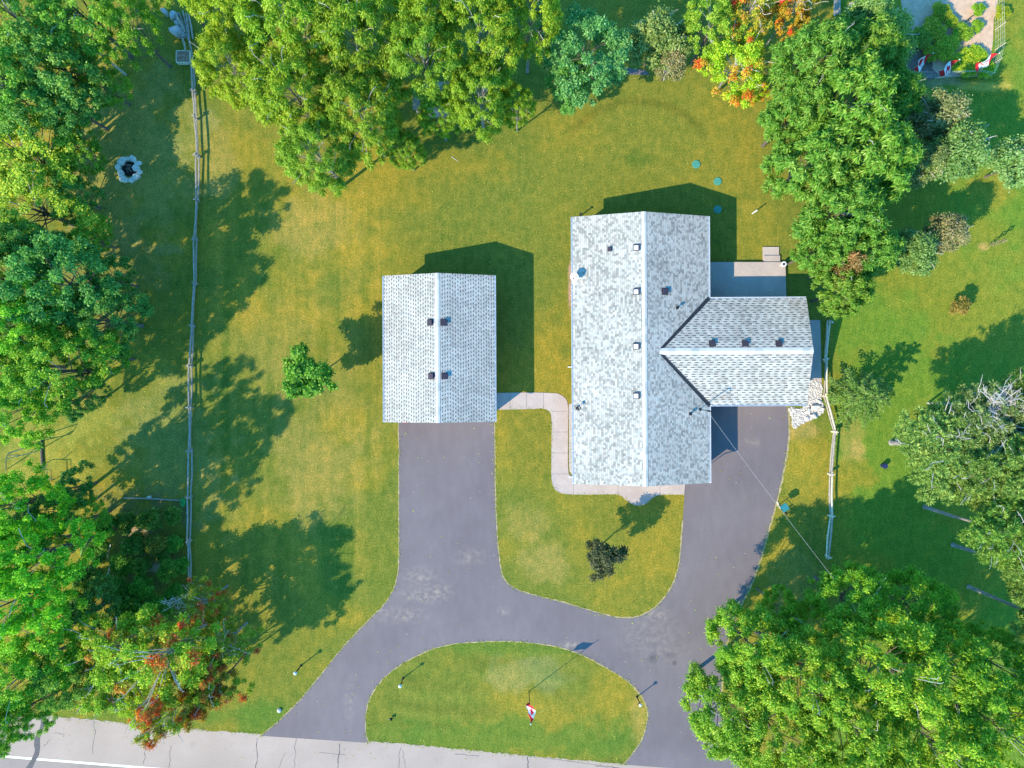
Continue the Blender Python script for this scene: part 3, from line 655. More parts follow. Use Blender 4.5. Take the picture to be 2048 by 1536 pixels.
for (px, py) in ((1353, 616), (1381, 828)):
    x, y = loc(px, py, RZ - .8); pipe_vent(hs, x, y, RZ - abs(x) * SL, MAT['metal_dark'])
for px in (1425, 1491, 1558):
    x, y = loc(px, 687, WZ - .1); hood_vent(hs, x, y, WZ - abs(y - wc) * SL, (0, 1), MAT['vent_brown'])

# ---- patio, steps
pz = 0.3
pat = P([(1405, 524), (1571, 524), (1573, 612), (1405, 612)], pz); tag(flatpoly('patio', pat, pz, MAT['concrete'], 0.0), kind='structure')
b = MB(); x0, y0 = G(1526, 498, .1); x1, y1 = G(1558, 524, .1)
b.box(((x0 + x1) / 2, (y0 + y1) / 2 + .1, .06), (x1 - x0, y0 - y1 + .1, .12)); b.box(((x0 + x1) / 2 + .05, y1 + .23, .165), (x1 - x0 - .02, .46, .09))
o = b.build('concrete_steps', MAT['concrete']); tag(o, 'two pale concrete steps leading up to the north edge of the patio', 'steps')
x, y = G(1566, 529, .5)
b = MB(); b.tube([(0, 0, 0), (0, 0, .05), (0, 0, .34), (0, 0, .38)], [.13, .14, .19, .2], 16); o = b.build('planter', MAT['trim_white'], None, False, (x, y, pz)); tag(o, 'small round white planter standing on the north-east corner of the patio', 'planter')
b = MB(); b.tube([(0, 0, .381), (0, 0, .385)], [.1, .09], 12); b.tube([(0, 0, .385), (.05, .02, .5)], [.02, .01], 5); b.build('soil', MAT['char'], o)

# ------------------------------------------------------------------ trees
def leafmesh(name, cen, axd, nrm, L, Wd, tint, hue, mat):
    """diamond leaves: cen centre, axd long axis, nrm normal"""
    n = len(cen)
    axd = axd / np.linalg.norm(axd, axis=1, keepdims=True)
    side = np.cross(axd, nrm); side /= (np.linalg.norm(side, axis=1, keepdims=True) + 1e-9)
    up = np.cross(side, axd)
    L = np.broadcast_to(L, (n,))[:, None]; Wd = np.broadcast_to(Wd, (n,))[:, None]
    v = np.empty((n, 4, 3)); v[:, 0] = cen - axd * L / 2; v[:, 2] = cen + axd * L / 2 - up * L * .1
    v[:, 1] = cen + side * Wd / 2 + axd * L * .05 + up * Wd * .15; v[:, 3] = cen - side * Wd / 2 + axd * L * .05 + up * Wd * .15
    fs = np.arange(n * 4).reshape(n, 4)
    me = npmesh(name, v.reshape(-1, 3), fs, mat)
    a = me.attributes.new('tint', 'FLOAT', 'FACE'); a.data.foreach_set('value', np.clip(tint, 0, 1).astype(np.float32))
    a = me.attributes.new('hue', 'FLOAT', 'FACE'); a.data.foreach_set('value', np.clip(hue, 0, 1).astype(np.float32))
    return me
def sph(r, n, zmin=-1.0):
    z = r.uniform(zmin, 1, n); t = r.uniform(0, 2 * np.pi, n); q = np.sqrt(1 - z * z)
    return np.stack([q * np.cos(t), q * np.sin(t), z], 1)
def limbs(seed, ht, targets, r0, mat_, name='trunk', lean=0.15, frac=(0.25, 0.75)):
    r = random.Random(seed); b = MB(); top = Vector((r.uniform(-lean, lean), r.uniform(-lean, lean), ht * .82))
    tp = [Vector((0, 0, -.1)), Vector((0, 0, .15)), top * .33 + Vector((r.uniform(-.1, .1), r.uniform(-.1, .1), 0)), top * .66, top]
    b.tube(tp, [r0 * 1.5, r0 * 1.05, r0 * .8, r0 * .5, r0 * .15], 8)
    for q in targets:
        q = Vector(q); f = r.uniform(*frac); s = top * f * min(1, (q.z / ht) / max(f, .01)) if q.z < top.z * f else top * f
        m = (s + q) / 2 + Vector((0, 0, .06 * ht * r.uniform(-.5, 1))) + Vector((r.uniform(-.2, .2), r.uniform(-.2, .2), 0))
        rr_ = r0 * .38 * (1 - f * .5); b.tube([s, m, q], [rr_, rr_ * .55, rr_ * .15], 5, cap=False)
    return b.build(name, mat_)
PROTO = {}
def proto(key, kind, seed, R0, h0, mat, **k):
    r = np.random.RandomState(seed)
    K = k.get('K', 60); rc = k.get('rc', .8); n = k.get('n', 420); L = k.get('L', .2); Wd = k.get('W', .12); flat = k.get('flat', .62)
    zc = k.get('zc', .62) * h0; Hc = k.get('hc', .36) * h0; hue_p = k.get('hue', 0.0); twig = k.get('twig', 0)
    ph = r.uniform(0, 6.28, 4)
    if kind in ('broad', 'spray', 'tuft'):
        d = sph(r, K, k.get('zmin', -.45)); phi = np.arctan2(d[:, 1], d[:, 0])
        mod = 1 + k.get('lob', .16) * np.sin(2 * phi + ph[0]) * .8 + k.get('lob', .16) * np.sin(3 * phi + ph[1]) + .07 * np.sin(7 * phi + ph[2])
        f = r.uniform(k.get('f0', .62), 1.0, K) ** .7
        cc = np.stack([(R0 - rc * .7) * mod * f * d[:, 0], (R0 - rc * .7) * mod * f * d[:, 1], zc + Hc * f * d[:, 2]], 1)
        rcs = rc * r.uniform(.65, 1.25, K)
        cid = np.repeat(np.arange(K), (n * (rcs / rc) ** 2).astype(int)); N = len(cid)
        dd = sph(r, N, -.8 if kind != 'tuft' else -.3); rad = np.abs(r.normal(0.72, .30, N))
        cen = cc[cid] + dd * (rcs[cid] * rad)[:, None] * np.array([1, 1, flat])
        out = dd * np.array([1, 1, .4]) + r.normal(0, .25, (N, 3))
        if kind == 'broad':
            nrm = dd * .25 + np.array([0, 0, .9]) + r.normal(0, .5, (N, 3)); axd = out + np.array([0, 0, -.25]); l_ = L * r.uniform(.7, 1.3, N); w_ = l_ * Wd / L
        elif kind == 'spray':
            nrm = np.array([0, 0, 1.0]) + dd * .2 + r.normal(0, .42, (N, 3)); axd = dd * np.array([1, 1, .15]) + r.normal(0, .28, (N, 3)) + np.array([0, 0, -.3]); l_ = L * r.uniform(.6, 1.3, N); w_ = Wd * r.uniform(.7, 1.3, N)
        else:
            axd = dd + r.normal(0, .15, (N, 3)) + np.array([0, 0, .2]); nrm = r.normal(0, 1, (N, 3)); cen = cc[cid] + axd * (rcs[cid] * .55)[:, None] * np.array([1, 1, .8]); l_ = L * r.uniform(.7, 1.2, N); w_ = Wd * r.uniform(.8, 1.2, N)
        tc = r.uniform(.15, .85, K); tint = tc[cid] * .35 + r.uniform(0, 1, N) ** 1.3 * .72
        hc_ = r.uniform(0, 1, K) ** (1 / max(hue_p, .01)) if hue_p else np.zeros(K)
        hue = hc_[cid] + r.uniform(-.12, .12, N) if hue_p else np.zeros(N)
    elif kind == 'spruce':
        C_ = []; A_ = []; tn = []; br = []
        nb = k.get('nb', 150)
        for i in range(nb):
            z = h0 * (0.06 + .92 * (i / nb)); ln = R0 * (1 - (z / h0)) ** .8 * r.uniform(.6, 1.25) + .1; a = i * 2.399 + r.uniform(-.2, .2)
            dx, dy = math.cos(a), math.sin(a); el = .25 - .4 * (1 - z / h0); tb = r.uniform(.2, .8)
            br.append((0, 0, z, dx * ln, dy * ln, z + ln * el))
            m = int(ln * 60) + 8
            s = r.uniform(.12, 1, m) ** .8; sd_ = r.choice([-1, 1], m); ta = a + sd_ * r.uniform(.5, 1.1, m); tl = ln * .30 * (1.15 - s) + .06
            q = r.uniform(0, 1, m)
            px = dx * ln * s + np.cos(ta) * tl * q; py = dy * ln * s + np.sin(ta) * tl * q; pz_ = z + ln * s * el - tl * q * .15 + r.normal(0, .03, m)
            C_.append(np.stack([px, py, pz_], 1)); A_.append(np.stack([np.cos(ta), np.sin(ta), np.full(m, -.1)], 1)); tn.append(tb * .5 + r.uniform(0, .3, m) + s * .25)
        cen = np.concatenate(C_); axd = np.concatenate(A_); N = len(cen); axd += r.normal(0, .2, (N, 3)); nrm = np.array([0, 0, 1.0]) + r.normal(0, .4, (N, 3)); l_ = L * r.uniform(.7, 1.3, N); w_ = Wd * r.uniform(.7, 1.3, N)
        tint = np.concatenate(tn); hue = np.zeros(N); cc = None
    me = leafmesh('crown', cen, axd, nrm, l_, w_, tint, hue, mat)
    crown = bpy.data.objects.new('crown', me); C.objects.link(crown)
    if kind == 'spruce':
        b = MB(); b.tube([(0, 0, -.1), (0, 0, h0 * .5), (0, 0, h0 * .98)], [.16, .1, .02], 7)
        for q in br[::2]: b.tube([q[:3], q[3:]], [.025, .008], 4, cap=False)
        tr = b.build('trunk', MAT['bark'])
    else:
        tg = [tuple(c) for c in cc[:k.get('limbs', 18)]]
        tr = limbs(seed, h0 * k.get('tl', 1.0), tg, k.get('r0', .2), k.get('bark', MAT['bark']), frac=k.get('frac', (.25, .75)))
    parts = [crown, tr]
    if twig:
        rr = random.Random(seed + 1); b = MB()
        for i in range(twig):
            a = rr.uniform(0, 6.28); rad = R0 * rr.uniform(.25, .95); z = zc + Hc * math.sqrt(max(0, 1 - (rad / R0) ** 2)) * rr.uniform(.75, 1.08); ln = rr.uniform(.4, 1.3) * k.get('twl', 1.0)
            p = Vector((math.cos(a) * rad, math.sin(a) * rad, z)); d = Vector((math.cos(a) * .8 + rr.uniform(-.5, .5), math.sin(a) * .8 + rr.uniform(-.5, .5), rr.uniform(0, .5)))
            m_ = p + d * ln * .5 + Vector((rr.uniform(-.12, .12), rr.uniform(-.12, .12), 0)); e = p + d * ln
            b.tube([(0, 0, p.z * .72), (p.x * .5, p.y * .5, p.z * .9), p - d * ln * .2, m_, e], [.028, .024, .02, .014, .006], 4, cap=False)
            for j in range(3):
                q = p + d * ln * rr.uniform(.2, .9); e2 = q + Vector((rr.uniform(-.4, .4), rr.uniform(-.4, .4), rr.uniform(0, .2))) * ln * .6
                b.tube([q, e2], [.010, .005], 3, cap=False)
        parts.append(b.build('bare_twigs', MAT['deadwood']))
    PROTO[key] = dict(parts=parts, R=R0, h=h0, used=False, zc=zc)
for i in range(3): proto('maple%d' % i, 'broad', 10 + i, 4.0, 9.5, LM['green'], K=120, rc=.42, n=165, L=.155, W=.11, twig=3, twl=.5, lob=.24)
for i in range(3): proto('locust%d' % i, 'spray', 20 + i, 4.2, 10.0, LM['yellow'], K=200, rc=.48, n=190, L=.27, W=.065, flat=.6, twig=9, twl=.5, lob=.12, bark=MAT['bark_grey'])
for i in range(2): proto('walnut%d' % i, 'spray', 30 + i, 3.6, 8.5, LM['green'], K=170, rc=.5, n=150, L=.34, W=.095, flat=.5, twig=2, twl=.6)
for i in range(3): proto('bigmaple%d' % i, 'spray', 40 + i, 4.2, 11.0, LM['green'], K=180, rc=.48, n=190, L=.21, W=.10, flat=.65, twig=4, twl=.5, lob=.1)
for i in range(2): proto('pine%d' % i, 'tuft', 50 + i, 3.0, 12.0, LM['needle'], K=360, rc=.42, n=70, L=.30, W=.055, flat=.8, zc=.70, hc=.22, f0=.3, twig=20, twl=.8, limbs=26, r0=.17, bark=MAT['bark_grey'], frac=(.55, .95))
proto('spruce0', 'spruce', 60, 2.2, 5.0, LM['needle'], L=.20, W=.06, nb=75)
for i in range(2): proto('dusky%d' % i, 'broad', 70 + i, 2.0, 4.5, LM['dusky'], K=60, rc=.48, n=230, L=.16, W=.09, twig=6, twl=.28, r0=.08)
for i in range(2): proto('autumn%d' % i, 'broad', 80 + i, 3.2, 6.5, LM['autumn'], K=92, rc=.38, n=160, L=.15, W=.095, twig=14, twl=.7, hue=.34, lob=.26, f0=.35, r0=.12, bark=MAT['bark_grey'])
for i in range(2): proto('shrub%d' % i, 'broad', 90 + i, 1.2, 1.7, LM['green'], K=34, rc=.34, n=220, L=.14, W=.09, zc=.5, hc=.4, r0=.03, zmin=-.2)
for i in range(2): proto('autumn%d' % (2 + i), 'broad', 85 + i, 3.2, 6.5, LM['autumn'], K=110, rc=.40, n=190, L=.15, W=.095, twig=8, twl=.6, hue=1.3, lob=.3, f0=.35, r0=.12)
for i in range(2): proto('deep%d' % i, 'broad', 100 + i, 3.6, 8.0, LM['deep'], K=115, rc=.42, n=170, L=.16, W=.11, lob=.2)
proto('young', 'broad', 110, 1.9, 5.2, LM['green'], K=60, rc=.42, n=200, L=.2, W=.14, zc=.60, hc=.38, lob=.34, f0=.2, r0=.07)
proto('plum', 'broad', 111, 1.25, 3.8, LM['dusky'], K=46, rc=.26, n=190, L=.11, W=.08, zc=.64, hc=.3, lob=.3, r0=.05, f0=.25)
PROTOLIST = list(PROTO)
NAME = dict(maple='maple_tree', locust='locust_tree', walnut='ash_tree', bigmaple='maple_tree', pine='pine_tree', spruce='spruce_tree', dusky='small_tree', autumn='autumn_tree', shrub='shrub', deep='broadleaf_tree', young='young_tree', plum='plum_tree')
tr_r = random.Random(77)
def tree(key, px, py, rpx, zc, label, colr=(1, 1, 1), hs=1.0, group=None, cat=None, base=False):
    """crown of radius rpx (photo px) centred at px, py when seen at height zc; base=True: px,py is the trunk foot"""
    p = PROTO[key]
    x, y = G(px, py, 0 if base else zc)
    Rm = rpx * (H - zc) / F; s = Rm / p['R']; sz = zc / p['zc'] * hs
    nm = NAME[key.rstrip('0123456789')]
    root = empty(nm, (x, y, 0)); root.scale = (s, s, sz); root.rotation_euler = (0, 0, tr_r.uniform(0, 6.28))
    for q in p['parts']:
        o = q if not p['used'] else q.copy()
        if p['used']: C.objects.link(o)
        o.parent = root
        if o.name.startswith('crown'):
            v = tr_r.uniform(.93, 1.07); o.color = (colr[0] * v, colr[1] * v, colr[2] * v, 1)
    p['used'] = True
    tag(root, label, cat or ('shrub' if nm == 'shrub' else 'tree'), group)
    return root
GW = 'trees in the west wood'; GL = 'feathery trees along the back'; GE = 'ash trees beside the wing'; GB = 'big maples by the road'; GP = 'pines on the east side'
OLV = (1.5, 1.15, .9); BR = (1.0, 1.25, .8); BL = (.9, 1.05, 1.25); DK = (.85, 1.0, 1.0)
# west wood, top to bottom
tree('maple0', 45, 45, 105, 7, 'green tree filling the top left corner of the photo', (.9, 1.0, 1.2), group=GW)
tree('maple1', 165, 30, 95, 6, 'green tree on the top edge above the bare white shrub', BL, group=GW)
tree('maple2', 262, 60, 62, 5.5, 'rounded green tree between the bare white shrub and the stacked fence rails', (1, 1.05, .9), group=GW)
tree('deep0', 110, 130, 90, 6, 'dark green tree just left of the bare white shrub', (1.2, 1.1, .9), group=GW)
tree('maple1', 30, 170, 85, 6.5, 'bluish green tree on the left edge below the corner tree', BL, group=GW)
tree('deep1', 130, 205, 62, 5, 'dark low-crowned tree between the bare white shrub and the fire pit', DK, group=GW)
tree('maple2', 40, 310, 125, 4.2, 'olive green tree on the left edge level with the fire pit', OLV, group=GW)
tree('maple0', 70, 420, 110, 4.2, 'yellowish green tree on the left edge below and left of the fire pit', (1.45, 1.15, .9), group=GW)
tree('deep1', 75, 500, 62, 5, 'dark green tree between the olive tree and the darkest wood', (.9, .95, .8), group=GW)
tree('deep0', 20, 560, 80, 6, 'dark green tree on the left edge level with the top of the garage', (.8, .9, .8), group=GW)
tree('maple1', 110, 655, 80, 5.5, 'mid green tree hemmed in by the darkest trees', (.8, .95, .8), group=GW)
tree('maple0', 15, 730, 80, 6, 'green tree on the left edge level with the bottom of the garage', (.9, 1.05, .8), group=GW)
tree('deep1', 95, 1030, 55, 5, 'dark green tree filling the gap below the green tube rack', (.9, 1.0, .8), group=GW)
tree('deep0', 30, 1110, 80, 6.5, 'dark green tree on the left edge level with the vegetable patch', (1.0, 1.2, .7), group=GW)
tree('maple1', 60, 1420, 50, 5, 'green tree at the road edge in the lower left', (.8, 1, .7), group=GW)
tree('deep0', 75, 230, 80, 5, 'dark green tree above the olive one on the left', (1.0, 1.0, .8), group=GW)
tree('deep0', 25, 500, 70, 5, 'small green tree on the left edge above the dark wood', (1.4, 1.2, .8), group=GW)
tree('deep1', 130, 570, 100, 7, 'dark green tree whose shadow falls across the fence north of the garage', DK, group=GW)
tree('deep0', 210, 640, 75, 4.8, 'dark green tree nearest the fence on its shaded west side', (.9, 1, .9), group=GW)
tree('maple1', 50, 640, 90, 7, 'bright green tree on the left edge behind the darkest tree', BR, group=GW)
tree('maple2', 120, 740, 95, 6.5, 'broad green tree above the green tube swing frame', (1.05, 1.1, .8), group=GW)
tree('maple0', 30, 810, 85, 6.5, 'green tree on the left edge directly above the swing frame', (1, 1.15, .8), group=GW)
tree('maple1', 40, 1010, 85, 7.5, 'bright green tree on the left edge just below the swing frame', (.85, 1.25, .5), group=GW)
tree('maple2', 85, 1110, 95, 8, 'tall bright green tree left of the fenced vegetable patch', (.9, 1.3, .5), group=GW)
tree('maple0', 30, 1200, 90, 8, 'bright green tree on the left edge between the patch and the road', (.9, 1.3, .6), group=GW)
tree('maple1', 100, 1270, 90, 5.5, 'bright green tree behind the autumn trees near the road', (1, 1.2, .6), group=GW)
tree('maple2', 45, 1345, 90, 6, 'green tree standing over the verge in the lower left', (1, 1.15, .7), group=GW)
tree('deep1', 140, 1350, 62, 5, 'dark green tree beside the tar patch in the road', (1.5, 1.2, .8), group=GW)
tree('maple0', -20, 1465, 50, 7, 'green branches reaching over the road in the lower left corner', (.9, 1, .9), group=GW)
tree('maple1', 330, -40, 60, 7, 'green tree cut by the top edge above the stacked fence rails', (1, 1, .9), group=GW)
tree('maple0', 165, 300, 50, 3, 'low green tree between the olive tree and the fire pit', (.8, .95, .8), group=GW)
tree('deep0', 150, 395, 50, 3, 'low dark tree below and left of the fire pit', (.8, .95, .8), group=GW)
tree('maple1', 185, 480, 45, 3, 'low green tree halfway between the fire pit and the darkest tree', (.8, .95, .8), group=GW)
tree('deep1', 225, 560, 50, 3.2, 'low dark tree right of the darkest one', (.8, .95, .8), group=GW)
tree('maple2', 215, 715, 48, 3.4, 'low green tree at the lawn gap above the vegetable patch', (.8, .95, .8), group=GW)
tree('deep0', 165, 795, 45, 3, 'low dark tree above the log lying on the grass', (.8, .95, .8), group=GW)
tree('deep1', 150, 975, 45, 2.6, 'low dark bushy tree left of the thin border log', (.8, .95, .8), group=GW)
tree('maple2', 205, 170, 50, 3.5, 'low green tree right below the bare white one', (.8, .95, .8), group=GW)
tree('maple0', 165, 1040, 50, 3.4, 'low green tree between the bright tall trees and the patch', (.8, .95, .8), group=GW)
# autumn trees by the road
tree('autumn0', 245, 1285, 88, 5, 'green and orange autumn tree farthest left near the road', (1.1, 1.2, .8), group='autumn trees near the road')
tree('autumn1', 345, 1300, 100, 6, 'large autumn tree with bare white twigs in the middle of its group', (1.15, 1.15, .8), group='autumn trees near the road')
tree('autumn2', 352, 1415, 62, 6, 'autumn tree with scarlet branches hanging over the road', (1.0, .9, .8), group='autumn trees near the road')
tree('autumn1', 450, 1285, 62, 4, 'small autumn tree with red tips nearest the left driveway', (1.05, .95, .9), group='autumn trees near the road')
tree('autumn3', 435, 1365, 52, 5, 'orange and red autumn tree right of the scarlet one', (1.0, .95, .8), group='autumn trees near the road')
tree('autumn1', 415, 1200, 48, 3.5, 'thin orange-leaved autumn tree at the foot of the long west fence', (1.2, .9, .8), group='autumn trees near the road')
tree('deep0', 200, 1210, 50, 3.2, 'low dark green tree in the deep shade below the vegetable patch', (.8, .9, .9), group=GW)
tree('autumn1', 300, 1400, 60, 4, 'yellow-green autumn tree at the road edge left of the scarlet one', (1.2, 1.2, .7), group='autumn trees near the road')
tree('autumn0', 225, 1370, 72, 4, 'green bush-like tree on the verge left of the scarlet autumn tree', (.95, 1.15, .9), group='autumn trees near the road')
# feathery trees along the back
for (k_, px, py, r_, zc, lb, c) in [
  ('locust0', 462, 25, 78, 7.5, 'feathery tree covering the top of the stacked fence rails', (1.15, 1.05, .9)),
  ('locust1', 472, 150, 68, 7, 'feathery yellow-green tree beside the north end of the west fence', (1.2, 1.05, .9)),
  ('locust2', 580, 60, 100, 8, 'feathery tree on the top edge, second of the row from the west fence', (.95, 1, .9)),
  ('locust0', 590, 190, 85, 7.5, 'feathery tree in the middle of the western back clump', (1.05, 1, .9)),
  ('locust1', 640, 315, 78, 6.5, 'feathery tree reaching farthest down onto the back lawn', (.85, .95, 1)),
  ('locust2', 730, 240, 85, 7, 'feathery tree with bare branch tips right of the farthest-reaching one', (.95, .95, .9)),
  ('locust0', 720, 80, 90, 8, 'feathery tree on the top edge above the centre of the back clump', (.95, .95, .9)),
  ('locust1', 850, 130, 85, 7.5, 'darker feathery tree over the grey shed roof', (.8, .9, .9)),
  ('locust2', 860, 20, 85, 8, 'feathery tree cut by the top edge, straight above the garage', (1, 1, .9)),
  ('locust0', 960, 75, 85, 8, 'tall bright feathery tree left of the dark round maple', (1.1, 1.05, .9)),
  ('locust1', 960, 195, 72, 6, 'feathery tree overhanging the back lawn north of the gap between buildings', (.95, 1, .9)),
  ('locust2', 1060, 40, 70, 7.5, 'feathery tree on the top edge touching the dark round maple', (1.15, 1.05, .9)),
  ('locust1', 1035, 215, 38, 4.5, 'small feathery crown at the lawn edge below the dark round maple', (1, 1, .9)),
  ('locust0', 880, 235, 45, 4.5, 'small feathery crown over the lawn edge below the shed roof', (.9, 1, .9)),
  ('locust2', 810, 300, 40, 4.5, 'low feathery branches at the shaded edge of the back lawn', (.8, .9, .9))]:
    tree(k_, px, py, r_, zc, lb, (c[0] * .82, c[1] * .98, c[2] * .95), group=GL)
tree('deep1', 1165, 110, 95, 5.5, 'dark blue-green round maple at the back of the lawn', (.95, 1.05, 1.5))
tree('deep0', 1140, 165, 50, 3.5, 'dark green bush at the foot of the round blue-green maple', (1.1, 1.2, 1.1))
tree('dusky0', 1312, 80, 62, 4, 'greyish olive small tree with bare patches above the back path', (1, 1.1, .8))
tree('dusky1', 1340, 125, 35, 3, 'half-bare pinkish bush at the lawn edge below the olive tree', (1.3, 1.0, 1.3))
tree('maple1', 1420, 60, 62, 5, 'mid green tree right of the greyish olive one', (1.1, 1.0, .9))
tree('autumn0', 1470, 130, 75, 4.5, 'yellow-green tree bulging onto the back lawn beside the ash trees', (1.2, 1.25, .7))
tree('autumn1', 1500, 20, 62, 6, 'orange and pink turning tree on the top edge', (1.3, .85, .9))
tree('autumn1', 1585, 20, 48, 6, 'rusty orange tree on the top edge left of the weathered planks', (1.5, .75, .8))
tree('autumn0', 1495, 175, 40, 3.0, 'small yellow bush at the lawn edge left of the ash trees', (1.3, 1.3, .6))
# ash trees by the wing
for (k_, px, py, r_, zc, lb, c) in [
  ('walnut0', 1620, 130, 80, 6.5, 'ash tree at the upper left of the clump, under the rusty orange tree', (.95, 1, 1)),
  ('walnut1', 1725, 110, 72, 5.5, 'ash tree with its crown below the pale table', (1, 1, .9)),
  ('walnut0', 1590, 230, 68, 6, 'ash tree leaning over the back lawn on the left side of the clump', (.95, 1, .9)),
  ('walnut1', 1690, 220, 90, 7.5, 'tallest ash tree in the upper middle of the clump', (1, 1.05, .9)),
  ('walnut0', 1770, 200, 62, 5, 'ash tree against the west side of the flagged garden', (1.05, 1.05, .9)),
  ('walnut1', 1620, 330, 80, 6.5, 'ash tree on the left side of the clump level with the green lids', (.95, 1, .9)),
  ('walnut0', 1730, 330, 90, 7, 'broad ash tree in the centre of the clump', (1, 1.05, .9)),
  ('walnut1', 1680, 430, 82, 6.5, 'ash tree in the lower middle of the clump', (.9, 1, .9)),
  ('walnut0', 1640, 500, 50, 5.5, 'ash tree nearest the patio steps', (.95, 1, .9)),
  ('walnut1', 1725, 505, 62, 5.5, 'ash tree over the lawn at the lower right of the clump', (.85, .95, .9)),
  ('walnut0', 1685, 585, 52, 5, 'ash tree at the tip of the clump beside the wing gable', (1.1, 1.0, .8))]:
    tree(k_, px, py, r_, zc, lb, (c[0] * .74, c[1] * .82, c[2] * 1.2), group=GE)
tree('dusky0', 1770, 70, 60, 3, 'yellowish small tree between the pale table and the flagged garden', (1.1, 1.3, .7))
tree('dusky1', 1722, 45, 45, 4.5, 'grey-green small tree covering the pale table', (.8, 1.2, .9))
tree('dusky0', 1868, 235, 52, 4.5, 'pinkish grey small tree just below the flagged garden', (1.1, 1.05, 1.3))
tree('dusky1', 1905, 305, 62, 4.5, 'largest grey-green small tree on the right flank of the ash clump', (.75, 1.15, .9))
tree('dusky0', 1845, 330, 40, 4, 'small grey tree between the ash clump and its right flank', (1, 1.1, 1.1))
tree('dusky1', 1885, 468, 42, 3.5, 'pink-grey small tree with its shadow cast up the lawn', (1.25, 1.0, 1.3))
tree('dusky0', 1825, 500, 48, 3.5, 'grey-green bush left of the pink-grey small tree', (.8, 1.15, .9))
tree('dusky1', 1675, 535, 30, 5, 'reddish small crown poking through the ash trees by the wing', (1.5, .8, .9))
tree('dusky0', 2048, 320, 62, 4, 'pale grey-green tree cut by the right edge below the flags', (.9, 1.35, 1.2))
# east side
tree('spruce0', 1730, 795, 72, 2.5, 'young spruce standing alone on the east lawn beside the fence', (.62, .72, .6), hs=1.3)
# pines
for (k_, px, py, r_, zc, lb, c) in [
  ('pine0', 1880, 900, 88, 6, 'pine nearest the young spruce', (1, 1.1, .8)),
  ('pine1', 1930, 870, 70, 6, 'pine between the nearest one and the dead branches', (1, 1.1, 1)),
  ('pine1', 1985, 850, 85, 6.5, 'pine full of pale dead branches on the right edge', (1, 1, 1.1)),
  ('pine0', 1975, 940, 80, 7, 'pine in the middle of the east group', (1.05, 1.15, .8)),
  ('pine1', 2060, 930, 75, 9, 'pine cut by the right edge in the middle of the east group', (1, 1.1, .8)),
  ('pine0', 2005, 1060, 70, 8.4, 'pine with its grey trunk showing left of the lowest pines', (1, 1.2, .7)),
  ('pine1', 2072, 1150, 70, 8.4, 'pine whose long trunk slants to the right edge', (1, 1.1, .8)),
  ('pine0', 2110, 1250, 70, 8.4, 'lowest pine on the right edge, its trunk near the big maple', (1, 1.1, .8)),
  ('pine1', 2070, 790, 60, 7, 'pine cut by the right edge above the others', (1, 1.1, .8))]:
    tree(k_, px, py, r_ * 1.12, zc, lb, (c[0] * 1.05, c[1] * .98, c[2] * 1.5), group=GP)
# big maples lower right
for (k_, px, py, r_, zc, lb, c) in [
  ('bigmaple0', 1500, 1290, 88, 6.5, 'bright maple overhanging the right driveway where it bends', (1.0, 1.12, .8)),
  ('bigmaple1', 1450, 1415, 92, 6.5, 'bright maple overhanging the driveway mouth at the road', (1.0, 1.1, .8)),
  ('bigmaple2', 1560, 1480, 90, 7, 'bright maple at the bottom edge right of the driveway mouth', (1.05, 1.1, .8)),
  ('bigmaple0', 1600, 1350, 95, 8, 'maple in the left middle of the big roadside group', (1.05, 1.1, .8)),
  ('bigmaple1', 1700, 1200, 80, 5.5, 'maple at the top of the roadside group where the cable disappears', (.9, 1.15, .7)),
  ('bigmaple2', 1820, 1215, 85, 4.5, 'maple at the upper right of the roadside group by the pine trunks', (.85, 1.1, .7)),
  ('bigmaple0', 1760, 1320, 105, 9, 'tallest maple in the centre of the roadside group', (1.15, 1.15, .8)),
  ('bigmaple1', 1700, 1450, 95, 8.5, 'maple at the bottom edge in the middle of the roadside group', (1.05, 1.1, .8)),
  ('bigmaple2', 1880, 1340, 95, 8, 'maple in the right middle of the roadside group', (.95, 1.1, .7)),
  ('bigmaple0', 1850, 1470, 100, 8.5, 'maple at the bottom edge on the right of the roadside group', (1.1, 1.15, .8)),
  ('bigmaple1', 1990, 1330, 85, 5.5, 'darker maple on the right edge of the photo below the pines', (.8, 1.05, .7)),
  ('bigmaple2', 2000, 1460, 95, 8, 'maple filling the lower right corner of the photo', (1.1, 1.15, .8)),
  ('bigmaple0', 1560, 1215, 42, 4.5, 'low maple crown on the verge above the bend of the driveway', (.8, 1.05, .6))]:
    tree(k_, px, py, r_, zc, lb, (c[0] * 1.02, c[1] * .92, c[2] * .9), group=GB)
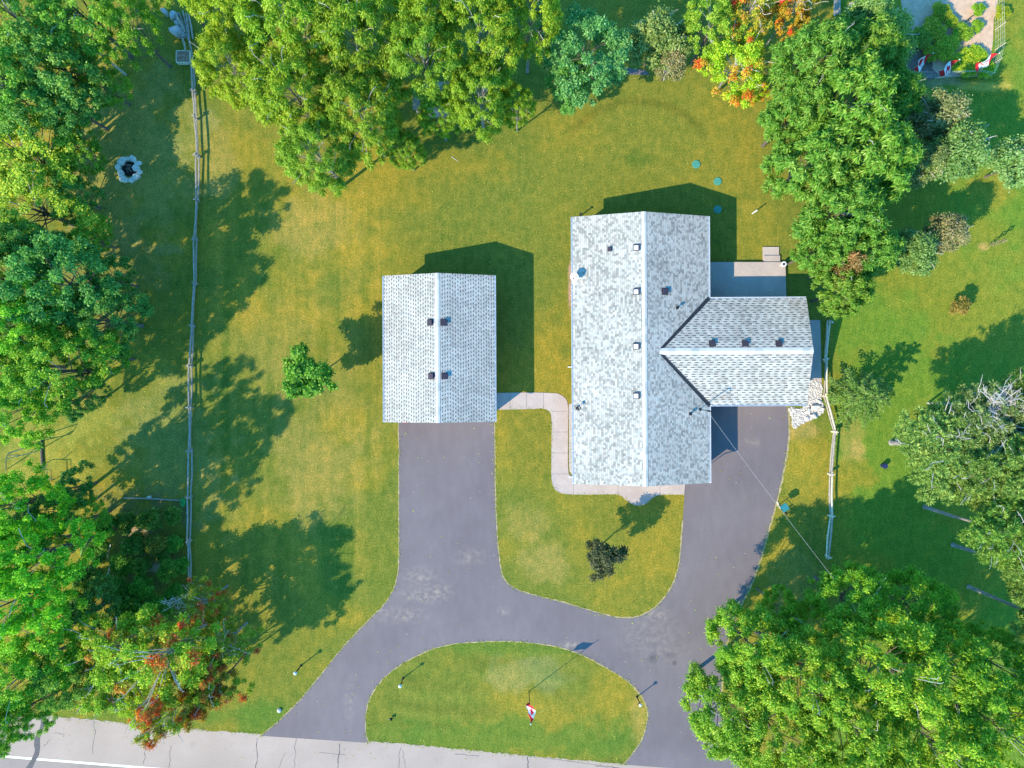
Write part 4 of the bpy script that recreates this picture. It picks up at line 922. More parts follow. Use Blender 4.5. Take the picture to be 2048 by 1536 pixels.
# single small trees on the lawns
tree('young', 612, 747, 52, 3.4, 'young green tree alone on the west lawn left of the garage', (.62, .85, .8))
tree('plum', 1207, 1115, 42, 3.1, 'small dark purple-green tree on the lawn inside the driveway loop', (.36, .34, .36))
o = tree('shrub0', 1919, 610, 20, .9, 'little rusty shrub alone on the east lawn', (1.3, .6, 1.6)); o.name = 'rusty_shrub'
G_SH = 'shrubs in the vegetable patch'
for (px, py, r_, lb) in [(255, 1045, 22, 'shrub at the left end of the patch behind the border log'), (300, 1040, 24, 'dark shrub in the top row of the patch'), (345, 1030, 18, 'small shrub beside the coiled green hose'), (270, 1090, 26, 'broad shrub left of the white bucket'),
      (312, 1085, 22, 'shrub right of the white bucket'), (350, 1085, 20, 'shrub against the fence in the middle of the patch'), (245, 1130, 24, 'shrub at the left stakes of the patch'), (340, 1140, 24, 'shrub right of the bare soil in the patch'), (290, 1175, 28, 'large shrub at the bottom of the patch'),
      (235, 1180, 26, 'dark shrub at the lower left of the patch'), (350, 1190, 24, 'shrub at the lower right of the patch under the bare branches'), (215, 1050, 22, 'shrub outside the left side of the patch'), (190, 1100, 28, 'wide shrub between the patch and the tall green tree'), (180, 1160, 30, 'wide shrub left of the leafless pale branches'), (320, 1215, 30, 'shrub filling the gap above the largest autumn tree'), (265, 1215, 30, 'shrub above the farthest left autumn tree'), (365, 1130, 16, 'narrow shrub leaning on the lower west fence'), (330, 1110, 14, 'small round plant right of centre in the patch'), (285, 1130, 16, 'small round plant in the centre of the patch'), (160, 1210, 34, 'tall shrub in the dark corner left of the patch')]:
    tree('shrub%d' % (px % 2), px, py, r_ * 1.0, .6 + (px % 7) * .12, lb, (.55 + (px % 5) * .2, .6 + (px % 3) * .12, .9), group=G_SH)
for i, (px, py, r_, c, lb) in enumerate([(1868, 60, 26, (2.2, 1.4, .8), 'leafy plant bed on the left of the flagged garden'), (1890, 95, 26, (2.2, 1.6, .8), 'leafy plants just above the middle flag'), (1925, 65, 22, (1.6, 1.5, .8), 'leafy plants at the dark stakes in the sandy bed'),
      (1955, 20, 13, (1.5, 1.6, .8), 'upper clump of the narrow green row in the sand'), (1952, 52, 13, (1.5, 1.6, .8), 'lower clump of the narrow green row in the sand'), (1950, 115, 26, (2.2, 1.8, .6), 'low green crop between the middle and right flags'),
      (1932, 128, 30, (2.2, 1.7, .6), 'low green crop at the bottom of the flagged garden'), (1880, 25, 20, (2.2, 1.5, .8), 'yellowish plants at the top of the flagged garden'), (1970, 140, 22, (2.2, 1.8, .6), 'low green crop in the corner by the right flag'),
      (2003, 25, 15, (2.2, 1.5, .6), 'climbing plant outside the garden fence near the top'), (1862, 110, 18, (1.8, 1.4, .8), 'leafy plants around the left flag'), (1840, 75, 22, (1.4, 1.2, 1), 'shaded plants in the garden corner by the ash trees'), (1900, 45, 15, (2.0, 1.5, .7), 'small plant clump beside the sandy gap')]):
    tree('shrub%d' % (i % 2), px, py, r_, .45, lb, (c[0] * .68, c[1] * .68, c[2]), group='plants in the flagged garden')
for k_ in PROTOLIST:
    if not PROTO[k_]['used']:
        for q in PROTO[k_]['parts']: bpy.data.objects.remove(q)
# thin columnar sapling
x, y = G(1976, 491); b = MB(); b.tube([(0, 0, 0), (.02, .01, 1.0), (0, 0, 2.0)], [.022, .016, .006], 6)
sap = empty('sapling', (x, y, 0)); tag(sap, 'thin columnar sapling in a dry patch on the east lawn', 'sapling'); b.build('stem', MAT['bark'], sap)
r = np.random.RandomState(4); N = 420; z = r.uniform(.25, 2.0, N); a = r.uniform(0, 6.28, N); q = .17 * (.6 + .4 * np.sin(z * 12)) * r.uniform(.3, 1, N) ** .5
me = leafmesh('foliage', np.stack([q * np.cos(a), q * np.sin(a), z], 1), np.stack([np.cos(a), np.sin(a), r.normal(0, .4, N)], 1), r.normal(0, .5, (N, 3)) + np.array([0, 0, 1]), .09, .06, r.uniform(0, 1, N), np.zeros(N), LM['dusky'])
o = bpy.data.objects.new('foliage', me); C.objects.link(o); o.parent = sap; o.color = (1.1, .9, 1.1, 1)
# bare shrubs
def bare(px, py, rad, ht, seed, label, n=26, base=0.0):
    rr = random.Random(seed); b = MB(); x, y = G(px, py, ht * .8)
    for i in range(n):
        a = rr.uniform(0, 6.28); f = rr.uniform(.4, 1); e = Vector((math.cos(a) * rad * f, math.sin(a) * rad * f, ht * rr.uniform(.75, 1)))
        m = e * .5 + Vector((rr.uniform(-.15, .15), rr.uniform(-.15, .15), .25 * ht * .3)); m.z = max(m.z, base + .3); b.tube([(0, 0, base), m, e], [.035, .022, .009], 5, cap=False)
        for j in range(5):
            q = m.lerp(e, rr.uniform(0, 1)); d = Vector((rr.uniform(-.5, .5), rr.uniform(-.5, .5), rr.uniform(-.1, .2))) * rad * .7; b.tube([q, q + d * .5, q + d], [.015, .011, .006], 4, cap=False)
    if base: b.tube([(0, 0, -.1), (0, 0, base + .1)], [.09, .05], 7)
    o = b.build('bare_shrub', MAT['deadwood'], None, False, (x, y, 0)); tag(o, label, 'shrub', 'bare leafless shrubs')
bare(180, 92, 1.1, 5.6, 1, 'leafless white-branched tree among the green trees at the upper left', 26, 3.8)
bare(350, 1205, .8, 5.0, 2, 'leafless pale branches standing over the bottom of the vegetable patch', 12, 3.6)
bare(1345, 125, .8, 3.7, 3, 'leafless brush at the edge of the back lawn under the olive tree', 22)
bare(1990, 812, 1.7, 9.2, 5, 'dead white treetop rising out of the pines on the right edge', 40, 7.4)

# ------------------------------------------------------------------ split-rail fences
def fence(pts, label, z1, seed, mats, zt_=.62):
    x0, y0 = G(*pts[0], zt_); root = empty('rail_fence', (x0, y0, 0)); tag(root, label, 'fence', 'split-rail fences')
    rr = random.Random(seed); W = [G(a, b_, zt_) for a, b_ in pts]
    for i, (x, y) in enumerate(W):
        b = MB(); x -= x0; y -= y0; lx, ly = rr.uniform(-.05, .05), rr.uniform(-.05, .05)
        b.tube([(x, y, -.1), (x + lx, y + ly, zt_ + .16)], [.085, .07], 7); b.box((x + lx, y + ly, zt_ - .02), (.42, .09, .06), rr.uniform(-.3, .3))
        b.build('post', mats[0], root)
    for i in range(len(W) - 1):
        (xa, ya), (xb, yb) = W[i], W[i + 1]; d = Vector((xb - xa, yb - ya)); n_ = Vector((-d.y, d.x)).normalized()
        for zz in (.24, zt_):
            o1 = rr.uniform(-.07, .07); o2 = rr.uniform(-.07, .07); b = MB(); e = d.normalized() * .2
            A = Vector((xa - x0 + n_.x * o1 - e.x, ya - y0 + n_.y * o1 - e.y, zz + rr.uniform(-.03, .03))); B = Vector((xb - x0 + n_.x * o2 + e.x, yb - y0 + n_.y * o2 + e.y, zz + rr.uniform(-.03, .03)))
            M_ = (A + B) / 2 + Vector((rr.uniform(-.06, .06), rr.uniform(-.04, .04), -.02)); b.tube([A, A.lerp(M_, .5), M_, M_.lerp(B, .5), B], [.05, .066, .07, .066, .045], 5)
            b.build('rail', mats[rr.randrange(len(mats))], root)
    return root
fence([(383, 128), (385, 180), (388, 233), (392, 310), (391, 397), (388, 477), (387, 565), (382, 652), (378, 732), (377, 815), (377, 902), (376, 995), (375, 1084), (378, 1172)],
      'long weathered grey split-rail fence between the west lawn and the wood', .6, 1, [MAT['rail_wood'], MAT['rail_wood']])
fence([(1661, 645), (1654, 719), (1653, 792), (1671, 864), (1664, 949), (1664, 1034), (1659, 1114)],
      'short pale split-rail fence bending past the east wing toward the big maples', .6, 2, [MAT['rail_pale'], MAT['rail_wood']])

# ------------------------------------------------------------------ lamp posts
def lamp(px, py, label, shape, first=None):
    h = 1.45; x, y = G(px, py, h)
    root = empty('lamp_post', (x, y, 0)); tag(root, label, 'lamp post', 'lamp posts along the driveway')
    b = MB(); b.tube([(0, 0, -.1), (0, 0, .05), (0, 0, .06), (0, 0, h - .22)], [.09, .09, .045, .035], 8); b.box((0, 0, h - .42), (.5, .03, .03), .6); b.build('pole', MAT['black'], root)
    b = MB()
    if shape: 
        b.tube([(0, 0, h - .22), (0, 0, h - .02), (0, 0, h + .03)], [.06, .13, .02], 4)
    else:
        n_ = 8; b.tube([(0, 0, h - .16 + .26 * i / n_) for i in range(n_ + 1)], [max(.02, .13 * math.sin(math.pi * (i + .3) / (n_ + .6))) for i in range(n_ + 1)], 14)
    b.build('lamp_shade', MAT['metal_white'], root, True)
lamp(590, 1347, 'globe lamp post on the grass left of the left driveway', 0)
lamp(800, 1373, 'globe lamp post on the left part of the driveway island', 0)
lamp(1281, 1411, 'square-topped lamp post at the right tip of the driveway island', 1)

# ------------------------------------------------------------------ flags
def leaf_pts():
    h = [(0, .46), (.07, .30), (.17, .35), (.14, .14), (.24, .24), (.27, .17), (.40, .19), (.35, .05), (.41, 0), (.22, -.17), (.25, -.27), (.03, -.23), (.03, -.46)]
    return h + [(-a, b_) for a, b_ in h[::-1][:-1]]
def flag(name, px, py, h, fl, fw, ddir, droop, label, seed, thick=.03, group=None):
    """limp flag: hoist on the pole, cloth hanging toward ddir"""
    x, y = G(px, py); root = empty('flagpole', (x, y, 0)); tag(root, label, 'flagpole', group)
    b = MB(); b.tube([(0, 0, -.1), (0, 0, .1), (0, 0, h)], [thick * 1.6, thick, thick * .6], 8); b.build('pole', MAT['metal_dark'] if h > 4 else MAT['rail_wood'], root)
    b = MB(); n_ = 6; b.tube([(0, 0, h + .1 * i / n_) for i in range(n_ + 1)], [max(.008, .05 * math.sin(math.pi * i / n_)) for i in range(n_ + 1)], 8); b.build('finial', MAT['metal_white'], root, True)
    dx, dy = ddir; nu, nv = 28, 14
    def pos(u, v):      # u 0..1 along the fly, v 0..1 down the hoist
        out = fl * (u * math.cos(droop) ) * (1 - .25 * v * u); z = h - .06 - fw * v * (1 - .35 * u) - fl * u * math.sin(droop) * (1 - .25 * (1 - v) * u)
        wv = (.16 * math.sin(u * 7 + seed + v * 2.2) + .10 * math.sin(v * 5 + seed * 2)) * (.15 + u) * .9
        wv += (v - .5) * .5 * min(1, u * 4 + .15)
        return Vector((dx * out - dy * wv, dy * out + dx * wv, z))
    grid = [[pos(i / nu, j / nv) for j in range(nv + 1)] for i in range(nu + 1)]
    fb = MB()
    for i in range(nu):
        for j in range(nv):
            fb.poly([grid[i][j], grid[i + 1][j], grid[i + 1][j + 1], grid[i][j + 1]], None, 0 if (i < nu / 4 or i >= nu * 3 / 4) else 1)
    cl = fb.build('flag', [MAT['red'], MAT['white_cloth']], root)
    # the red leaf in the white square, on both faces, following the cloth
    eb_ = MB(); lp = leaf_pts()
    tris = tessellate_polygon([[Vector((a, c_, 0)) for a, c_ in lp]])
    nn = (pos(.55, .5) - pos(.45, .5)).cross(pos(.5, .6) - pos(.5, .4)).normalized()
    for sgn in (1, -1):
        for tt in tris:
            pp = [pos(.5 + lp[i][0] * .5, .5 - lp[i][1] * .85) + nn * .012 * sgn for i in tt]; eb_.poly(pp)
    eb_.build('leaf_emblem', MAT['red'], cl)
flag('flag', 1058, 1383, 5.04, 1.55, .8, (.10, 1.0), R(62), 'tall flagpole with a limp red and white maple-leaf flag on the driveway island', .4)
GF = 'flags in the garden'
flag('flag', 1826, 138, 2.5, 1.4, .8, (-.75, -.66), R(50), 'left one of three red and white flags, nearest the ash trees', 1.0, .02, GF)
flag('flag', 1878, 149, 2.4, 1.4, .8, (-.72, -.69), R(45), 'middle one of three red and white flags in the garden', 2.3, .02, GF)
flag('flag', 1952, 138, 2.5, 1.5, .8, (-.85, -.52), R(38), 'right one of three red and white flags, at the garden fence', 3.9, .02, GF)

# ------------------------------------------------------------------ roof fittings standing on the house
# satellite dish at the west eave
x, y = G(1147, 563, 2.95); root = empty('satellite_dish', (x, y, 2.74)); tag(root, 'white satellite dish mounted at the west edge of the house roof', 'satellite dish')
b = MB(); b.box((0, 0, .03), (.18, .3, .03)); b.tube([(0, 0, .03), (0, 0, .35), (.0, .12, .52)], .025, 8); b.build('mount', MAT['metal_white'], root)
ctr = Vector((.05, .26, .68)); dn = Vector((-.45, -.35, .82)).normalized(); A = dn.orthogonal().normalized(); B_ = dn.cross(A); b = MB(); n_ = 24; rings = [(0, 0), (.12, .008), (.22, .028), (.31, .06)]
pv = [[ctr + (A * math.cos(2 * math.pi * j / n_) + B_ * math.sin(2 * math.pi * j / n_)) * rr_ + dn * zz for j in range(n_)] for rr_, zz in rings]
for i in range(3):
    for j in range(n_):
        q = (j + 1) % n_; b.poly([pv[i][j], pv[i + 1][j], pv[i + 1][q], pv[i][q]])
        b.poly([p_ - dn * .015 for p_ in (pv[i][q], pv[i + 1][q], pv[i + 1][j], pv[i][j])])
b.build('reflector', MAT['metal_white'], root)
b = MB(); e = ctr + dn * .36 - B_ * .05; b.tube([ctr - B_ * .3, e], .014, 6); b.box(e, (.08, .08, .1)); b.build('feed_arm', MAT['metal_dark'], root)
# antenna with cable coil
x, y = G(1155, 816, 2.9); zz = 2.75 + (x - hx0) * SL; root = empty('roof_antenna', (x, y, zz)); tag(root, 'dark antenna with a square panel and a cable coil near the west roof edge', 'antenna')
b = MB(); b.tube([(-.06, .03, 0), (-.06, .03, .62)], .02, 8); b.tube([(-.2, .12, .02), (-.06, .03, .3)], .015, 6); b.tube([(-.15, -.12, .02), (-.06, .03, .3)], .015, 6); b.build('mast', MAT['metal_dark'], root)
b = MB(); b.box((-.06, .03, .64), (.20, .20, .05), .4); b.build('panel', MAT['metal_dark'], root)
b = MB(); b.tube([(.05 + .15 * math.cos(t_ / 12 * 2 * math.pi), -.02 + .15 * math.sin(t_ / 12 * 2 * math.pi), .05 + .03 * (t_ / 12)) for t_ in range(25)], .018, 6); b.build('cable_coil', MAT['black'], root)
# service mast
MZ = 5.0
x, y = G(1400, 819, 3.05); zz = RZ - abs(x - hcx) * SL; root = empty('service_mast', (x, y, zz)); tag(root, 'metal power service mast at the inner corner of the two roofs', 'mast')
b = MB(); b.tube([(0, 0, -.05), (0, 0, MZ - zz - .1), (.0, 0, MZ - zz)], .03, 8); b.tube([(0, 0, 0), (0, 0, .05)], [.14, .06], 12); b.build('pipe', MAT['metal_dark'], root)
b = MB(); b.tube([(0, 0, MZ - zz - .02), (.05, -.02, MZ - zz + .12), (.16, -.05, MZ - zz + .1)], [.05, .07, .05], 8); b.build('weather_head', MAT['metal_dark'], root)
b = MB(); b.tube([(.16, -.05, MZ - zz + .05), (.3, -.15, MZ - zz - .1), (.2, -.22, MZ - zz - .25), (.06, -.08, MZ - zz - .22)], .012, 5); b.build('drip_loop', MAT['black'], root)
a = Vector((x + .05, y - .05, MZ - .2)); ex, ey = G(1668, 1158, 6.6); e = Vector((ex, ey, 6.6)); b = MB(); pts = []
for i in range(33):
    q = i / 32; p_ = a.lerp(e, q); p_.z -= .5 * 4 * q * (1 - q) * .6; pts.append(p_)
b.tube(pts, .007, 6); o = b.build('power_cable', MAT['wire']); tag(o, 'thin pale overhead cable from the service mast down across the right driveway', 'cable')

# ------------------------------------------------------------------ yard things
for (px, py, rr_, lb) in ((1392, 329, .30, 'round green tank lid farthest from the house'), (1435, 363, .29, 'round green tank lid in the sun beside the shadow tip'), (1435, 419, .29, 'round green tank lid inside the shadow of the house')):
    x, y = G(px, py); b = MB(); b.tube([(0, 0, -.02), (0, 0, .06), (0, 0, .075)], [rr_, rr_, rr_ * .9], 28); b.tube([(0, 0, .07), (0, 0, .09)], [rr_ * .35, rr_ * .33], 16)
    for j in range(8): b.box((math.cos(j * .785) * rr_ * .6, math.sin(j * .785) * rr_ * .6, .078), (rr_ * .5, .025, .012), j * .785)
    o = b.build('tank_lid', MAT['lid_green'], None, False, (x, y, 0)); tag(o, lb, 'lid', 'green tank lids in the back lawn')
x, y = G(1504.5, 427); b = MB(); b.tube([(0, 0, 0), (-.02, -.03, 1.0)], [.05, .05], 10); b.tube([(-.02, -.03, 1.0), (-.02, -.03, 1.04)], [.06, .055], 10); o = b.build('vent_post', MAT['metal_white'], None, False, (x, y, 0)); tag(o, 'white pipe standing in the back lawn right of the house shadow', 'pipe')
x, y = G(408 / 1 + 752, 432); 
x, y = G(1161, 428, .8); b = MB(); b.tube([(0, 0, 0), (0, 0, .9)], [.05, .05], 8); b.box((0, 0, .92), (.16, .12, .08)); o = b.build('pipe_stub', MAT['metal_dark'], None, False, (x, y, 0)); tag(o, 'dark pipe stub showing past the north-west corner of the house roof', 'pipe')
# bird feeder with teal roof
x, y = G(1557, 1010); root = empty('bird_feeder', (x, y, 0)); tag(root, 'teal-roofed bird feeder on a thin post beside the right driveway', 'bird feeder')
b = MB(); b.tube([(0, 0, 0), (0, 0, 1.0)], .03, 8); b.build('post', MAT['metal_dark'], root)
b = MB(); b.box((0, 0, .03), (.12, .6, .06), .5); b.build('foot', MAT['rail_pale'], root)
b = MB(); b.box((0, 0, 1.0), (.44, .44, .03), .55); b.build('tray', MAT['black'], root)
b = MB(); b.box((0, 0, 1.12), (.3, .3, .2), .55); b.build('seed_box', MAT['teal'], root)
b = MB(); c_, s_ = math.cos(.55), math.sin(.55)
def rt(px_, py_, pz_): return (px_ * c_ - py_ * s_, px_ * s_ + py_ * c_, pz_)
for sg in (-1, 1):
    q = [rt(-.25, 0, 1.32), rt(.25, 0, 1.32), rt(.25, sg * .27, 1.21), rt(-.25, sg * .27, 1.21)]
    b.poly(q[::-1] if sg > 0 else q); b.poly([(p_[0], p_[1], p_[2] - .02) for p_ in (q if sg > 0 else q[::-1])])
b.build('roof', MAT['teal'], root)
b = MB(); b.tube([(0, 0, .62), (.30, -.42, .66)], .018, 6); b.box((.34, -.48, .58), (.12, .12, .22), .5); b.build('side_arm', MAT['black'], root)
# lawn light
x, y = G(781, 1437); root = empty('lawn_light', (x, y, 0)); tag(root, 'small black spotlight with a pale face in a bare patch of the island lawn', 'spotlight')
b = MB(); b.tube([(.02, -.15, 0), (.05, -.05, .18)], .03, 6); b.tube([(.0, .05, .2), (.12, .08, .26)], [.09, .12], 12); b.build('housing', MAT['black'], root)
b = MB(); b.tube([(-.03, .045, .19), (0, .05, .2)], [.07, .085], 12); b.build('lens', MAT['metal_white'], root)
x, y = G(559, 1420); b = MB(); b.tube([(0, 0, -.03), (0, 0, .08), (.03, .02, .16), (.04, .02, .2)], [.13, .17, .12, .03], 7); o = b.build('white_stone', MAT['stone_white'], None, False, (x, y, 0)); tag(o, 'single white stone at the mouth of the left driveway', 'stone')
x, y = G(1770, 932, .4); b = MB(); b.tube([(0, 0, 0), (0, 0, .42), (0, 0, .45)], [.15, .19, .2], 14); b.tube([(0, 0, .45), (.02, .1, .6)], [.05, .02], 6); o = b.build('bucket', MAT['blue_plastic'], None, False, (x, y, 0)); tag(o, 'dark blue bucket in the maple shade below the nearest pine', 'bucket')
# fire pit
cx_, cy_ = G(259, 338); root = empty('fire_pit', (cx_, cy_, 0)); tag(root, 'ring of flat pale stones around a charred hearth in the shade of the west wood', 'fire pit')
rr = random.Random(6)
def rock(b, c, d, rz, seed, m=0):
    """irregular flat-topped stone"""
    r = random.Random(seed); n_ = 8; ang = sorted(r.uniform(0, 6.28) * .25 + 6.28 * i / n_ for i in range(n_)); rad = [r.uniform(.78, 1.1) for _ in ang]; lay = [(0, .92), (.55, 1.0), (.85, .9), (1.0, .62)]
    P_ = []; cs, sn = math.cos(rz), math.sin(rz); tx, ty = r.uniform(-.15, .15), r.uniform(-.15, .15)
    for z_, s in lay:
        ring = []
        for a, q in zip(ang, rad):
            X = math.cos(a) * q * s * d[0] / 2; Y = math.sin(a) * q * s * d[1] / 2; ring.append((c[0] + X * cs - Y * sn, c[1] + X * sn + Y * cs, c[2] + z_ * d[2] + (X * tx + Y * ty) * z_))
        P_.append(ring)
    for i in range(3):
        for j in range(n_):
            q = (j + 1) % n_; b.poly([P_[i][j], P_[i][q], P_[i + 1][q], P_[i + 1][j]], None, m)
    b.poly(P_[-1], None, m)
for (dx, dy, lx, ly, rz) in ((-13, -14, 20, 13, .6), (-5, -20, 14, 10, .2), (9, -19, 18, 11, -.5), (19, -10, 13, 13, -1.0), (15, -1, 13, 14, .3), (22, 7, 11, 12, 0), (15, 17, 16, 11, .6), (5, 23, 13, 10, .7), (-9, 21, 19, 12, -.2), (-15, 10, 12, 14, .2), (-20, -1, 12, 15, 0)):
    b = MB(); rock(b, (dx / 26.8, -dy / 26.8, 0), (lx / 26.8 * 1.15, ly / 26.8 * 1.2, rr.uniform(.2, .32)), rz, rr.randrange(999)); b.build('stone', MAT['stone_white'], root)
b = MB(); b.tube([(0, 0, 0), (0, 0, .03)], [.55, .45], 18); b.build('ash_bed', MAT['char'], root)
b = MB()
for i in range(5): b.tube([(rr.uniform(-.3, 0), rr.uniform(-.3, .3), .06 + i * .03), (rr.uniform(0, .3), rr.uniform(-.3, .3), .08 + i * .03)], .045, 6)
b.build('charred_log', MAT['soil_dark'], root)
# boulders, rails, crate at the top of the fence
for (px, py, d, lb) in ((350, 60, (1.1, .95, .7), 'largest pale boulder beside the stacked rails'), (345, 28, (.6, .8, .6), 'boulder at the top of the heap beside the stacked rails'), (352, 42, (.5, .6, .5), 'small boulder above the largest one'), (325, 20, (.5, .7, .5), 'brownish boulder farthest left in the heap'), (362, 66, (.5, .5, .45), 'small boulder touching the stacked rails')):
    x, y = G(px, py, .5); b = MB(); rock(b, (0, 0, -.05), d, px * .1, px); o = b.build('boulder', MAT['stone'], None, False, (x, y, 0)); tag(o, lb, 'boulder', 'boulders by the stacked rails')
rl = [((355, 22), (376, 82)), ((364, 20), (384, 118)), ((372, 26), (380, 92)), ((378, 30), (386, 78)), ((352, 28), (372, 66)), ((368, 80), (374, 104))]
for i, (p, q) in enumerate(rl):
    a = G(*p, .35); c_ = G(*q, .35); L_r = Vector((c_[0] - a[0], c_[1] - a[1], .05 * (-1) ** i)); b = MB(); b.tube([(0, 0, .12 + .1 * i), L_r * .5 + Vector((.04, 0, .14 + .1 * i)), L_r + Vector((0, 0, .12 + .1 * i))], [.06, .075, .055], 6)
    o = b.build('loose_rail', MAT['rail_wood'], None, False, (a[0], a[1], 0)); tag(o, 'grey fence rail lying in the loose stack at the top of the west fence', 'fence rail', 'stacked fence rails')
x, y = G(367, 114, .3); root = empty('wood_crate', (x, y, 0)); tag(root, 'open crate of wood chips at the north end of the west fence', 'crate'); b = MB()
for (c_, d_) in (((0, -.42, .2), (1.0, .06, .4)), ((0, .42, .2), (1.0, .06, .4)), ((-.5, 0, .2), (.06, .78, .4)), ((.5, 0, .2), (.06, .78, .4))): b.box(c_, d_)
b.build('crate_walls', MAT['rail_pale'], root)
b = MB(); 
for i in range(60): b.box((rr.uniform(-.42, .42), rr.uniform(-.34, .34), .3 + rr.uniform(0, .1)), (.16, .06, .03), rr.uniform(0, 3))
b.box((0, 0, .16), (.92, .76, .28)); b.build('wood_chips', MAT['chips'], root)['kind'] = 'stuff'
# swing frame of green tubes and the beam beside it
def tubes(name, segs, rad, mat, label, cat, zoff=0, group=None):
    x0, y0 = G(*segs[0][0][:2], segs[0][0][2]); b = MB()
    for s_ in segs:
        b.tube([(G(p[0], p[1], p[2])[0] - x0, G(p[0], p[1], p[2])[1] - y0, p[2]) for p in s_], rad, 6)
    o = b.build(name, mat, None, False, (x0, y0, 0)); tag(o, label, cat, group); return o
tubes('swing_frame', [[(16, 908, .05), (12, 918, 1.6), (17, 906, 1.7), (78, 886, 1.7), (76, 897, 1.6), (72, 903, .05)], [(12, 918, 1.6), (12, 934, .9), (11, 940, .05)], [(12, 918, 1.6), (70, 904, 1.6), (76, 897, 1.6)], [(17, 910, 1.5), (40, 910, 1.5)]], .035, MAT['frame_green'], 'green tube frame of a garden swing standing in the sun on the left', 'swing frame')
tubes('tube_rack', [[(65, 940, .05), (65, 940, .9), (102, 940, .9), (102, 962, .9), (102, 962, .05)], [(94, 942, .9), (94, 966, .9)], [(94, 958, .6), (111, 958, .6)], [(82, 942, .95), (95, 929, 1.1)]], .03, MAT['frame_green'], 'small dark green tube rack at the tree edge below the swing frame', 'rack')
a = G(82, 878, .1); c_ = G(85, 938, .1); b = MB(); v_ = Vector((c_[0] - a[0], c_[1] - a[1], 0)); b.tube([(0, 0, .08), v_ * .5 + Vector((-.03, 0, .08)), v_ + Vector((0, 0, .08))], [.09, .1, .08], 8); o = b.build('log', MAT['bark'], None, False, (a[0], a[1], 0)); tag(o, 'straight brown log lying on the grass right of the swing frame', 'log')
# vegetable patch fittings
a = G(248, 996, .1); c_ = G(360, 1001, .1); b = MB(); v_ = Vector((c_[0] - a[0], c_[1] - a[1], 0)); b.tube([(0, 0, .08), v_ * .4 + Vector((0, .03, .1)), v_ + Vector((0, 0, .08))], [.05, .06, .05], 7); o = b.build('border_log', MAT['rail_wood'], None, False, (a[0], a[1], 0)); tag(o, 'thin grey log lying along the top of the vegetable patch', 'log')
x, y = G(297, 995, .2); b = MB(); rock(b, (0, 0, 0), (.35, .22, .2), 0, 5); o = b.build('pale_stone', MAT['stone_white'], None, False, (x, y, 0)); tag(o, 'pale stone by the thin log at the top of the vegetable patch', 'stone')
x, y = G(364, 1006, .2); b = MB(); b.tube([((.22 - .003 * i) * math.cos(i * .4) * .8, (.36 - .005 * i) * math.sin(i * .4), .05 + .002 * i) for i in range(52)], .022, 5); o = b.build('garden_hose', MAT['hose'], None, False, (x, y, 0)); tag(o, 'bright green garden hose coiled beside the west fence', 'hose')
x, y = G(288, 1082, .3); b = MB(); b.tube([(0, 0, 0), (0, 0, .3)], [.11, .14], 14); o = b.build('white_bucket', MAT['trim_white'], None, False, (x, y, 0)); tag(o, 'small white bucket among the plants of the vegetable patch', 'bucket')
for i, (p, q, lb) in enumerate((((218, 1090), (213, 1120), 'white stake at the left side of the vegetable patch'), ((219, 1125), (216, 1148), 'lower stake at the left side of the vegetable patch'))):
    a = G(*p, 1.2); c_ = G(*q, 0); b = MB(); b.tube([(0, 0, 0), (a[0] - c_[0], a[1] - c_[1], 1.0)], .025, 6); o = b.build('garden_stake', MAT['trim_white'], None, False, (c_[0], c_[1], 0)); tag(o, lb, 'stake', 'garden stakes')
# flagged garden top right
tag(flatpoly('garden_soil', ragged(smooth_line(P([(1815, -60), (1990, -60), (1988, 40), (1984, 95), (1970, 148), (1900, 152), (1822, 154), (1812, 60)]), .6, True), .08, 10), .0065, MAT['soil']), kind='structure')
tag(flatpoly('painted_soil_shade', ragged(smooth_line(P([(1812, 70), (1850, 60), (1870, 100), (1862, 140), (1880, 152), (1822, 154)]), .5, True), .1, 11), .0095, MAT['soil_dark']), kind='structure')  # dark sheet: tree shade on the garden's left side, painted as soil colour
gp = [(1813, 155), (1880, 156), (1945, 152), (1970, 158), (1983, 130), (1990, 100), (1990, 60), (1988, 0), (1988, -60)]
x0, y0 = G(*gp[0]); root = empty('garden_fence', (x0, y0, 0)); tag(root, 'low wire mesh fence around the flagged garden', 'fence')
GW_ = [G(a, c_) for a, c_ in gp]
for (x, y) in GW_:
    b = MB(); b.tube([(x - x0, y - y0, 0), (x - x0, y - y0, 1.15)], .03, 6); b.build('post', MAT['rail_pale'], root)
b = MB()
for i in range(len(GW_) - 1):
    a = Vector((*GW_[i], 0)) - Vector((x0, y0, 0)); c_ = Vector((*GW_[i + 1], 0)) - Vector((x0, y0, 0)); L_ = (c_ - a).length
    for z_ in (.1, .35, .6, .85, 1.05): b.tube([a + Vector((0, 0, z_)), c_ + Vector((0, 0, z_))], .006, 3)
    for j in range(int(L_ / .3)):
        p_ = a.lerp(c_, (j + .5) / int(L_ / .3)); b.tube([p_ + Vector((0, 0, .05)), p_ + Vector((0, 0, 1.08))], .005, 3)
b.build('wire_mesh', MAT['metal_white'], root)
for i, (p, lb) in enumerate((((1937, 38), 'upper of two dark stakes in the sandy bed'), ((1932, 68), 'lower of two dark stakes in the sandy bed'))):
    x, y = G(*p, .5); b = MB(); b.tube([(0, 0, 0), (.05, .05, .9)], .03, 6); b.tube([(.0, .0, .4), (.1, -.1, .45)], .05, 6); o = b.build('dark_stake', MAT['black'], None, False, (x, y, 0)); tag(o, lb, 'stake', 'dark stakes in the sandy bed')
